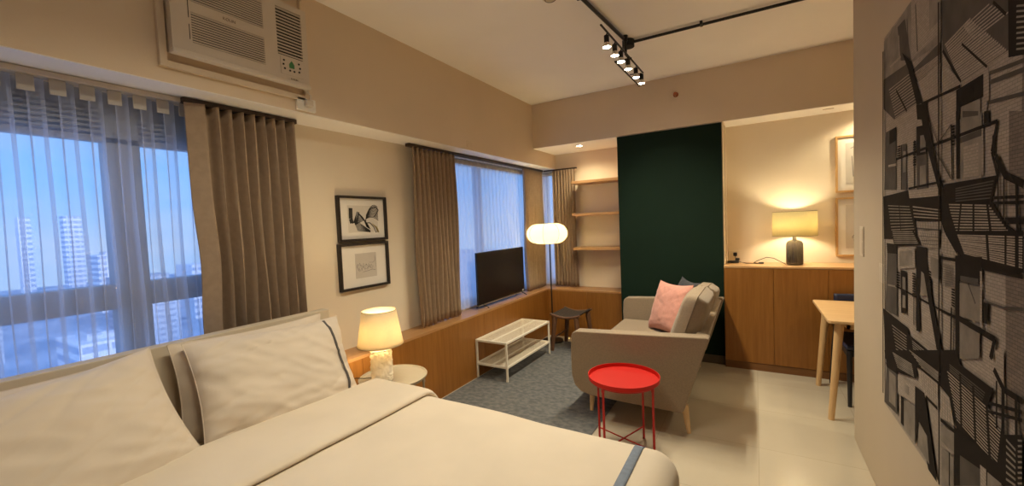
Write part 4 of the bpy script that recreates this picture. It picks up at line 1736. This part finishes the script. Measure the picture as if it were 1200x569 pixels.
for x, y, tx_, ty in ((-1.12, 3.05, -.01, -.02), (-.425, 3.01, .01, -.01), (-1.12, 4.42, -.01, .02), (-.50, 4.40, .0, .01)):
    obj('leg', MB().cyl((x+tx_, y+ty, .0085 if x < -1 else 0), (x-.01 if x < -1 else x-.02, y+.02 if y < 4 else y-.02, .185), .013, .026, 16), M['legwood'], t, smooth=True)
# cushions on the sofa
Mp = frame_mat((-.690, 3.97, .668), (.37, -.40, .02), (.30, .17, 1.0), 0)
pillow('throw_cushion', .51, .48, .15, M['pink'], Mp, 'dusty pink square cushion standing on the sofa seat', 'cushion', 2.2, 'sofa cushions', pinch=.10, wr=.004)
Mp = frame_mat((-.585, 4.12, .690), (.22, -.42, 0), (.28, .13, 1.0), 0)
pillow('throw_cushion', .46, .46, .12, M['charcoal'], Mp, 'charcoal cushion peeking out behind the pink one', 'cushion', 6.2, 'sofa cushions', pinch=.10)

# ---------------------------------------------------------------- wire bench table
t = thing('coffee_table', (-2.205, 3.71, 0), 'low white metal two-tier table with mesh shelves along the oak bench', 'coffee table')
x0, x1, y0, y1 = -2.375, -2.036, 3.245, 4.17
for x in (x0, x1):
    for y in (y0, y1): obj('leg', MB().box(x-.009, x+.009, y-.009, y+.009, .0085, .385), M['whitemetal'], t, bevel=.002)
for z in (.375, .145):
    f = MB(); w = .010
    f.box(x0, x1, y0-w, y0+w, z-w, z+w); f.box(x0, x1, y1-w, y1+w, z-w, z+w); f.box(x0-w, x0+w, y0, y1, z-w, z+w); f.box(x1-w, x1+w, y0, y1, z-w, z+w)
    f.box(x0+.162, x0+.178, y0, y1, z-.002, z+w)
    obj('shelf_frame', f, M['whitemetal'], t, bevel=.002)
    obj('mesh_shelf', MB().box(x0+.008, x1-.008, y0+.008, y1-.008, z+.004, z+.006), M['wmesh'], t)
f = MB()
for y in (3.25, 3.70): f.box(x1-.16, x1-.155, y+.10, y+.20, .155, .365) 
# ---------------------------------------------------------------- rug
b = MB().box(-2.37, -1.005, 2.590, 4.70, .001, .008); t = obj('rug', b, M['rug'], bevel=.004, origin=(-1.7, 3.6, 0)); tag(t, 'grey mottled area rug between oak bench and sofa', 'rug')
obj('binding', MB().box(-2.372, -1.003, 2.584, 2.590, .001, .008), M['rugedge'], t)

# ---------------------------------------------------------------- floor lamp
fc = (-2.215, 4.655)
t = thing('floor_lamp', (fc[0], fc[1], .008), 'tall floor lamp with glowing oval paper shade on black pole in the corner', 'lamp')
obj('base', MB().lathe([(.0001, .0085), (.13, .0085), (.132, .014), (.128, .024), (.02, .032), (.0001, .032)], (*fc, 0), 40), M['black'], t, smooth=True)
obj('pole', MB().cyl((*fc, .03), (*fc, 1.25), .0085, n=14), M['black'], t, smooth=True)
zc_ = 1.362; a_, h_ = .255, .123
prof = []
for k in range(25):
    ph = -PI/2+PI*k/24; c_ = math.cos(ph); s_ = math.sin(ph)
    prof.append((max(.05, (a_-h_)*1.0*(1 if abs(ph) < PI/2 else 1)+h_*c_ if True else 0), h_*s_))
prof = [(.05, -h_*1.0)] + [(a_-h_*1.15+h_*1.15*math.cos(-PI/2+PI*k/24), h_*math.sin(-PI/2+PI*k/24)) for k in range(25)] + [(.05, h_)]
sc_ = (fc[0]-.028, fc[1]-.004)
obj('shade_arm', MB().cyl((*fc, zc_-.115), (*sc_, zc_-.10), .006), M['black'], t, smooth=True)
obj('lamp_shade', MB().lathe(prof, (*sc_, zc_), 64), M['paper'], t, smooth=True, solid=.001)
r = MB()
for k in range(8):
    th = k*PI/4+.25; r.tube([(sc_[0]+(p_[0]+.001)*math.cos(th), sc_[1]+(p_[0]+.001)*math.sin(th), zc_+p_[1]*1.01) for p_ in prof], .0022, 6)
for s in (-1, 1): r.tube([(sc_[0]+.13*math.cos(q*PI/16), sc_[1]+.13*math.sin(q*PI/16), zc_+s*h_*1.005) for q in range(33)], .0016, 6)
obj('shade_ribs', r, M['wire'], t, smooth=True)
obj('light_bulb', MB().lathe([(.0001, -.04), (.02, -.03), (.03, 0), (.022, .03), (.0001, .04)], (*sc_, zc_), 20), M['bulb'], t, smooth=True)
light('bulb_light', 'POINT', (*sc_, zc_), 5, WARM2, .09, parent=t)

# ---------------------------------------------------------------- stool in the corner
t = thing('stool', (-1.90, 4.52, .0085), 'low dark wooden stool with curved woven seat beside the floor lamp', 'stool')
sx0, sx1, sy0, sy1 = -2.05, -1.73, 4.30, 4.70
def seat(i, j):
    x = sx0+(sx1-sx0)*i; y = sy0+(sy1-sy0)*j
    return (x, y, .400+.035*(abs(i*2-1)**2)+.002*math.sin(i*110)+.002*math.sin(j*110))
obj('woven_seat', MB().grid(seat, 60, 60), M['woven'], t, smooth=True, solid=.014)
for y in (sy0+.0, sy1-.0):
    obj('seat_rail', MB().tube([(sx0-.02+(sx1-sx0+.04)*k/12, y, .402+.035*(abs(k/6-1)**2)) for k in range(13)], .014, 10), M['walnut'], t, smooth=True)
for x, dx in ((sx0+.03, -.035), (sx1-.03, .035)):
    for y, dy in ((sy0+.015, -.02), (sy1-.015, .02)):
        obj('leg', MB().prism([(0, 0), (1, 0), (1, 1), (0, 1)], 'z', 0, 1) if 0 else MB().cyl((x+dx*1.2, y+dy, .0085), (x, y, .41), .024, .032, 8), M['walnut'], t)
for x in (sx0+.01, sx1-.01): obj('stretcher', MB().cyl((x, sy0+.01, .16), (x, sy1-.01, .16), .010), M['walnut'], t)

# ---------------------------------------------------------------- lamp on the cabinet
c = (.315, 4.700); z0 = ZT
t = thing('table_lamp', (c[0], c[1], z0), 'lit lamp with linen drum shade and smoky ribbed glass base on the cabinet', 'lamp')
dense = [(.0001, .003), (.060, .003), (.066, .008), (.067, .03), (.067, .10), (.067, .17), (.066, .20), (.055, .222), (.03, .232), (.014, .236)]
obj('glass_base', MB().lathe(dense, (c[0], c[1], z0), 144, lambda th, z: 1+.018*math.cos(36*th)), M['smoke'], t, smooth=True)
obj('neck', MB().cyl((c[0], c[1], z0+.232), (c[0], c[1], z0+.285), .020, .012), M['brass'], t, smooth=True)
obj('inner_cord', MB().tube([(c[0], c[1], z0+.23), (c[0]+.004, c[1], z0+.17), (c[0]+.006, c[1], z0+.12), (c[0]-.004, c[1], z0+.07), (c[0]-.02, c[1]+.01, z0+.03), (c[0]-.05, c[1]+.02, z0+.012)], .003), M['black'], t, smooth=True)
obj('lamp_shade', MB().lathe([(.178, 0), (.176, .228)], (c[0], c[1], z0+.275), 56), M['shade2'], t, smooth=True, solid=.0015)
for R_, z in ((.178, .275), (.176, .503)):
    r = MB(); r.tube([(c[0]+R_*math.cos(k*PI/20), c[1]+R_*math.sin(k*PI/20), z0+z) for k in range(41)], .0022, 6)
    obj('shade_ring', r, M['wire'], t, smooth=True)
r = MB()
for k in range(3): r.cyl((c[0], c[1], z0+.283), (c[0]+.176*math.cos(k*2.094), c[1]+.176*math.sin(k*2.094), z0+.283), .0015, n=6)
obj('shade_spider', r, M['wire'], t, smooth=True)
obj('light_bulb', MB().lathe([(.0001, -.045), (.014, -.04), (.018, -.015), (.028, .01), (.022, .03), (.0001, .042)], (c[0], c[1], z0+.365), 20), M['bulb'], t, smooth=True)
light('bulb_light', 'POINT', (c[0], c[1], z0+.375), 8, WARM2, .035, parent=t)
# cable, power strip, plug and outlet
zz = ZT+.004
t = tag(obj('lamp_cord', MB().tube([(.245, 4.71, zz), (.21, 4.74, ZT+.02), (.15, 4.79, ZT+.052), (.09, 4.82, ZT+.058), (.02, 4.80, ZT+.03), (-.02, 4.78, zz+.004), (.03, 4.74, zz), (.0, 4.74, zz), (-.09, 4.76, zz), (-.155, 4.78, zz+.012)], .0032), M['black'], smooth=True, origin=(.1, 4.75, ZT)), 'black cord looping from the glass lamp across the cabinet top', 'cable')
obj('inline_switch', MB().box(.020, .066, 4.731, 4.751, ZT+.001, ZT+.017), M['blackpl'], t, bevel=.005)
t = thing('power_strip', (-.19, 4.79, ZT), 'small black power adapter lying at the left end of the cabinet top', 'power strip')
obj('case', MB().box(-.255, -.150, 4.77, 4.82, ZT+.001, ZT+.026), M['blackpl'], t, bevel=.006); obj('adapter', MB().box(-.185, -.145, 4.775, 4.815, ZT+.026, ZT+.052), M['blackpl'], t, bevel=.006)
t = thing('power_outlet', (-.19, YN2, 1.08), 'beige wall outlet with a black plug above the cabinet by the green wall', 'outlet')
obj('plate', MB().box(-.25, -.135, YN2-.009, YN2-.001, 1.045, 1.125), M['wall'], t, bevel=.002); obj('plug', MB().box(-.205, -.170, YN2-.045, YN2-.009, 1.068, 1.105), M['blackpl'], t, bevel=.006)
obj('plug_cord', MB().tube([(-.187, YN2-.035, 1.07), (-.185, YN2-.05, 1.055), (-.180, YN2-.08, 1.045), (-.170, YN2-.11, 1.054)], .0035), M['black'], t, smooth=True)

# ---------------------------------------------------------------- dining table and chair
t = thing('dining_table', (1.05, 4.0, 0), 'pale ash dining table with splayed round legs, partly behind the poster wall', 'table')
b = MB().prism([(.43, 3.60), (.445, 3.585), (1.65, 3.585), (1.67, 3.60), (1.67, 4.40), (1.65, 4.415), (.435, 4.415), (.42, 4.40)], 'z', .708, .73)
obj('tabletop', b, M['ash'], t, bevel=.004)
obj('apron', MB().box(.55, 1.55, 3.68, 3.70, .655, .708).box(.55, 1.55, 4.30, 4.32, .655, .708).box(.55, .57, 3.68, 4.32, .655, .708).box(1.53, 1.55, 3.68, 4.32, .655, .708), M['ash'], t)
for x, y, dx, dy in ((.452, 3.640, .055, .035), (.450, 4.330, .055, -.035), (1.64, 3.64, -.055, .035), (1.64, 4.33, -.055, -.035)):
    obj('leg', MB().cyl((x, y, 0), (x+dx, y+dy, .707), .019, .029, 20), M['ashleg'], t, smooth=True)
t = thing('dining_chair', (.80, 4.20, 0), 'navy and black dining chair tucked in between table and cabinet', 'chair')
obj('seat', MB().box(.575, 1.02, 3.93, 4.40, .435, .475), M['navy'], t, bevel=.018, seg=4, smooth=True)
obj('seat_frame', MB().box(.585, 1.01, 3.94, 4.39, .385, .434), M['chairblk'], t, bevel=.004)
obj('backrest', MB().grid(lambda i, j: (.575+.445*i, 4.435+.02*(1-(2*i-1)**2)-.0*j, .60+.185*j), 16, 8), M['navy'], t, smooth=True, solid=.022)
for x, y, xt, yt, zt_ in ((.603, 3.935, .605, 3.955, .43), (.995, 3.935, .99, 3.955, .43)): obj('leg', MB().cyl((x, y, 0), (xt, yt, zt_), .013, .020, 12), M['chairblk'], t, smooth=True)
for x in (.553, 1.035): obj('leg', MB().tube([(x, 4.43, 0), (x+.012*(1 if x < .8 else -1), 4.425, .30), (x+.03*(1 if x < .8 else -1), 4.43, .50), (x+.035*(1 if x < .8 else -1), 4.450, .74)], .015, 12), M['chairblk'], t, smooth=True)

# ---------------------------------------------------------------- ceiling conduit and spotlight bars
t = thing('ceiling_conduit', (-.87, 3.45, ZC), 'black conduit running in an L across the ceiling', 'conduit')
zc_ = ZC-.022
obj('pipe', MB().cyl((-1.07, 1.0, zc_), (-.872, 3.45, zc_), .013, n=14), M['black'], t, smooth=True)
obj('pipe', MB().cyl((-.872, 3.45, zc_), (2.6, 3.50, zc_), .011, n=14), M['black'], t, smooth=True)
obj('junction_box', MB().cyl((-.872, 3.45, ZC-.055), (-.872, 3.45, ZC-.001), .048, n=28), M['black'], t, smooth=True)
for a, b_ in (((-.94, 2.62), 'y'), ((-.33, 3.458), 'x'), ((.5, 3.47), 'x')):
    x, y = a
    m = MB().box(x-.045, x+.045, y-.009, y+.009, ZC-.010, ZC-.001) if b_ == 'y' else MB().box(x-.009, x+.009, y-.022, y+.022, ZC-.030, ZC-.001)
    obj('clip', m, M['black'], t)
def spot_bar(cx, cy, L, slope, label, heads, energy, aim=0):
    t = thing('spotlight_bar', (cx, cy, ZC), label, 'track light', 'black spotlight bars')
    zb = 2.800
    f = lambda s: (cx+slope*s, cy+s)
    for off, s0, s1 in ((.008, -.60, .50), (-.115, .09, .85)):
        x0_, y0_ = f(s0); x1_, y1_ = f(s1)
        obj('rail', MB().cyl((x0_+off, y0_, zb), (x1_+off, y1_, zb), .007, n=10), M['black'], t, smooth=True)
    obj('stem', MB().cyl((cx, cy, zb), (cx, cy, ZC-.05), .010).box(cx-.115, cx+.02, cy+.095, cy+.107, zb-.006, zb+.006).box(cx-.006, cx+.006, cy, cy+.10, zb-.005, zb+.005).cyl((cx, cy, ZC-.05), (cx, cy, ZC-.001), .012, .02), M['black'], t, smooth=True)
    for k, s in enumerate(heads):
        x, y = f(s); side = .008 if k in (0, 1, 2, 3, 4) else -.10
        arm_ = MB().cyl((x+side, y, zb), (x, y, zb-.012), .005, n=8).cyl((x, y, zb-.012), (x, y, zb-.03), .005, n=8)
        h = obj('spot_head', arm_.cyl((x, y, zb-.020), (x, y, zb-.068), .018, n=18), M['black'], t, smooth=True)
        obj('reflector', MB().lathe([(.017, zb-.067), (.024, zb-.082), (.030, zb-.100), (.028, zb-.100), (.019, zb-.080)], (x, y, 0), 24), M['chrome'], h, smooth=True)
        obj('lens', MB().lathe([(.0001, zb-.104), (.015, zb-.102), (.026, zb-.096), (.0001, zb-.090)], (x, y, 0), 20), M['spotlens'], h, smooth=True)
        light('spot_light', 'SPOT', (x, y, zb-.108), energy, (1, .885, .645), .025, spot=132, blend=.8, target=(x+aim, y, 0), parent=t)
spot_bar(-.868, 3.35, 1.06, .02, 'black spotlight bar with six lit heads hanging below the conduit', (-.465, -.285, -.135, .055, .290, .475), SPOTE)
spot_bar(-1.02, 1.0, 1.06, .02, 'second black spotlight bar over the bed, beyond the top of the photo', (-.45, -.27, -.09, .09, .27, .45), SPOTE2, -.7)

t = thing('smoke_detector', (-1.10, 2.47, ZC), 'round cream smoke detector cut by the top edge of the photo', 'smoke detector')
obj('body', MB().lathe([(.0001, -.038), (.03, -.038), (.048, -.03), (.058, -.012), (.060, -.001), (.0001, -.001)], (-1.105, 2.462, ZC), 36), P('detector_plastic', (.62, .55, .36), .5), t, smooth=True)
obj('vent_ring', MB().lathe([(.030, -.040), (.034, -.040), (.034, -.037), (.030, -.037)], (-1.105, 2.462, ZC), 36), M['acdark'], t, smooth=True)
t = thing('sprinkler', (-.689, YF, 2.75), 'small copper sprinkler head on the far beam above the green wall', 'sprinkler')
obj('escutcheon', MB().cyl((-.689, YF-.001, 2.755), (-.689, YF-.010, 2.755), .026, .020, 24), M['copper'], t, smooth=True)
obj('head', MB().cyl((-.689, YF-.010, 2.755), (-.689, YF-.050, 2.755), .010, .007).cyl((-.689, YF-.05, 2.755), (-.689, YF-.053, 2.755), .016).box(-.707, -.671, YF-.050, YF-.022, 2.752, 2.758), M['copper'], t)
obj('glass_bulb', MB().cyl((-.689, YF-.040, 2.742), (-.689, YF-.030, 2.735), .005), M['chrome'], t)

def downlight(x, y, z, label, e, spot=110, grp='recessed downlights', size=.03):
    t = thing('downlight', (x, y, z), label, 'downlight', grp)
    obj('trim_ring', MB().lathe([(.030, -.001), (.043, -.001), (.045, -.004), (.032, -.006), (.030, -.001)], (x, y, z), 32), M['white'], t, smooth=True)
    obj('diffuser', MB().lathe([(.0001, -.004), (.030, -.003), (.030, -.0015), (.0001, -.0015)], (x, y, z), 28), M['led'], t, smooth=True)
    light('down_light', 'SPOT', (x, y, z-.012), e, (1, .83, .52), size, spot=spot, blend=.5, target=(x, y, 0), parent=t)
downlight(-1.83, 4.78, ZF-.004, 'small lit downlight in the niche above the three shelves', DLE, 150)
downlight(.95, 4.72, ZF-.004, 'added unseen downlight over the cabinet, beyond the poster wall', DLE, 150)  # unseen lamp, added as a light source for the cabinet niche
downlight(1.55, 3.2, ZC, 'added unseen downlight over the dining side, behind the poster wall', DLE*2.2, 140)  # unseen lamp, added for more ambient light from the dining side
t = tag(obj('vent_slot', MB().box(.535, .615, 4.69, 4.705, ZF-.007, ZF-.0045), M['actext'], origin=(.575, 4.70, ZF)), 'tiny dark slot in the lit soffit above the cabinet', 'vent')

# ---------------------------------------------------------------- outside the windows
GZ = -62
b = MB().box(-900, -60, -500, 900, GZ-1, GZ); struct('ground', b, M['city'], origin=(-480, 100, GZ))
def tower(name, x, y, w, d, top, mat, label, roof=True):
    t = thing(name, (x, y, GZ), label, 'building', 'buildings seen through the window')
    obj('facade', MB().box(x-d/2, x+d/2, y-w/2, y+w/2, GZ, top), mat, t)
    if roof: obj('roof_block', MB().box(x-d/4, x+d/4, y-w/4, y+w/4, top, top+2.5), M['b3'], t)
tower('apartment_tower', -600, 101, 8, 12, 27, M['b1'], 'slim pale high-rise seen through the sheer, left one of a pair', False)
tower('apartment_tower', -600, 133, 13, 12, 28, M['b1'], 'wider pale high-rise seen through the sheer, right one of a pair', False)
random.seed(11)
adj = ['low grey', 'pale flat-roofed', 'long white', 'small bluish', 'broad pale']
pl = [('beyond the large window, far left', -210, 5, 26, -26), ('just left of the paired towers', -240, 26, 20, -30), ('below the paired towers', -150, 36, 18, -40), ('right of the paired towers', -230, 70, 30, -24),
      ('near the window mullion', -190, 62, 16, -34), ('near the right end of the large window', -260, 108, 34, -22), ('low down by the open drape', -170, 78, 22, -42), ('on the skyline by the drape', -330, 150, 40, -10),
      ('on the skyline left of the mullion', -340, 92, 30, -12), ('far off on the skyline at the left edge', -320, 20, 34, -14), ('close below the transom at left', -120, 12, 20, -44), ('close below the transom at right', -125, 58, 14, -46)]
for k, (w_, x, y, wd, top) in enumerate(pl):
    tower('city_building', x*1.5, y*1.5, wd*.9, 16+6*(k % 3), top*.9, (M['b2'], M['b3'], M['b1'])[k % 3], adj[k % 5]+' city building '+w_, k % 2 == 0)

# ---------------------------------------------------------------- sky
w = bpy.data.worlds.new('dusk_sky'); SC.world = w; w.use_nodes = True
nt = w.node_tree; N = nt.nodes; L = nt.links; N.clear()
out = N.new('ShaderNodeOutputWorld'); bg = N.new('ShaderNodeBackground'); L.new(bg.outputs[0], out.inputs[0])
tc = N.new('ShaderNodeTexCoord'); sp = N.new('ShaderNodeSeparateXYZ'); L.new(tc.outputs['Generated'], sp.inputs[0])
cr = N.new('ShaderNodeValToRGB'); L.new(sp.outputs['Z'], cr.inputs[0])
e = cr.color_ramp.elements; e[0].position = 0; e[0].color = (.36, .52, .80, 1); e[1].position = 1; e[1].color = (.06, .16, .50, 1)
q = cr.color_ramp.elements.new(.10); q.color = (.20, .47, .98, 1); q = cr.color_ramp.elements.new(.35); q.color = (.12, .38, .95, 1)
mp = N.new('ShaderNodeMapping'); mp.inputs['Scale'].default_value = (1, 1, 5); L.new(tc.outputs['Generated'], mp.inputs[0])
n = N.new('ShaderNodeTexNoise'); n.inputs['Scale'].default_value = 3.5; n.inputs['Detail'].default_value = 6; L.new(mp.outputs[0], n.inputs['Vector'])
r2 = N.new('ShaderNodeValToRGB'); r2.color_ramp.elements[0].position = .48; r2.color_ramp.elements[1].position = .72; L.new(n.outputs['Fac'], r2.inputs[0])
ml = N.new('ShaderNodeMath'); ml.operation = 'MULTIPLY'; ml.inputs[1].default_value = .35; L.new(r2.outputs[0], ml.inputs[0])
mx = N.new('ShaderNodeMixRGB'); L.new(ml.outputs[0], mx.inputs[0]); L.new(cr.outputs[0], mx.inputs[1]); mx.inputs[2].default_value = (.62, .66, .82, 1)
gr = N.new('ShaderNodeMapRange'); gr.inputs['From Min'].default_value = .15; gr.inputs['From Max'].default_value = 1; L.new(sp.outputs['X'], gr.inputs['Value'])
mg = N.new('ShaderNodeMixRGB'); L.new(gr.outputs[0], mg.inputs[0]); L.new(mx.outputs[0], mg.inputs[1]); mg.inputs[2].default_value = (1.6, 1.7, 2.2, 1)
L.new(mg.outputs[0], bg.inputs[0]); bg.inputs[1].default_value = SKY

# ---------------------------------------------------------------- camera
cd = bpy.data.cameras.new('camera'); cam = bpy.data.objects.new('camera', cd); COL.objects.link(cam); SC.camera = cam
cd.sensor_fit = 'HORIZONTAL'; cd.sensor_width = 36; cd.lens = 482.3844*36/1200; cd.clip_start = .05; cd.clip_end = 2000
rt = Vector((.86032027, .50805989, -.04152327)); up = Vector((.01223891, .06084683, .99807208)); fw = Vector((-.50960695, .85916984, -.04612966))
Mx = Matrix((rt, up, -fw)).transposed().to_4x4(); Mx.translation = (0, 0, 1.5); cam.matrix_world = Mx

SC.view_settings.view_transform = 'Standard'; SC.view_settings.look = 'None'; SC.view_settings.gamma = 1; SC.view_settings.exposure = EXPO
SC.view_settings.use_curve_mapping = False
SC.cycles.use_denoising = True; SC.cycles.max_bounces = 8; SC.cycles.transparent_max_bounces = 12; SC.cycles.diffuse_bounces = 7; SC.cycles.glossy_bounces = 3
SC.cycles.sample_clamp_indirect = 8; SC.cycles.caustics_reflective = False; SC.cycles.caustics_refractive = False
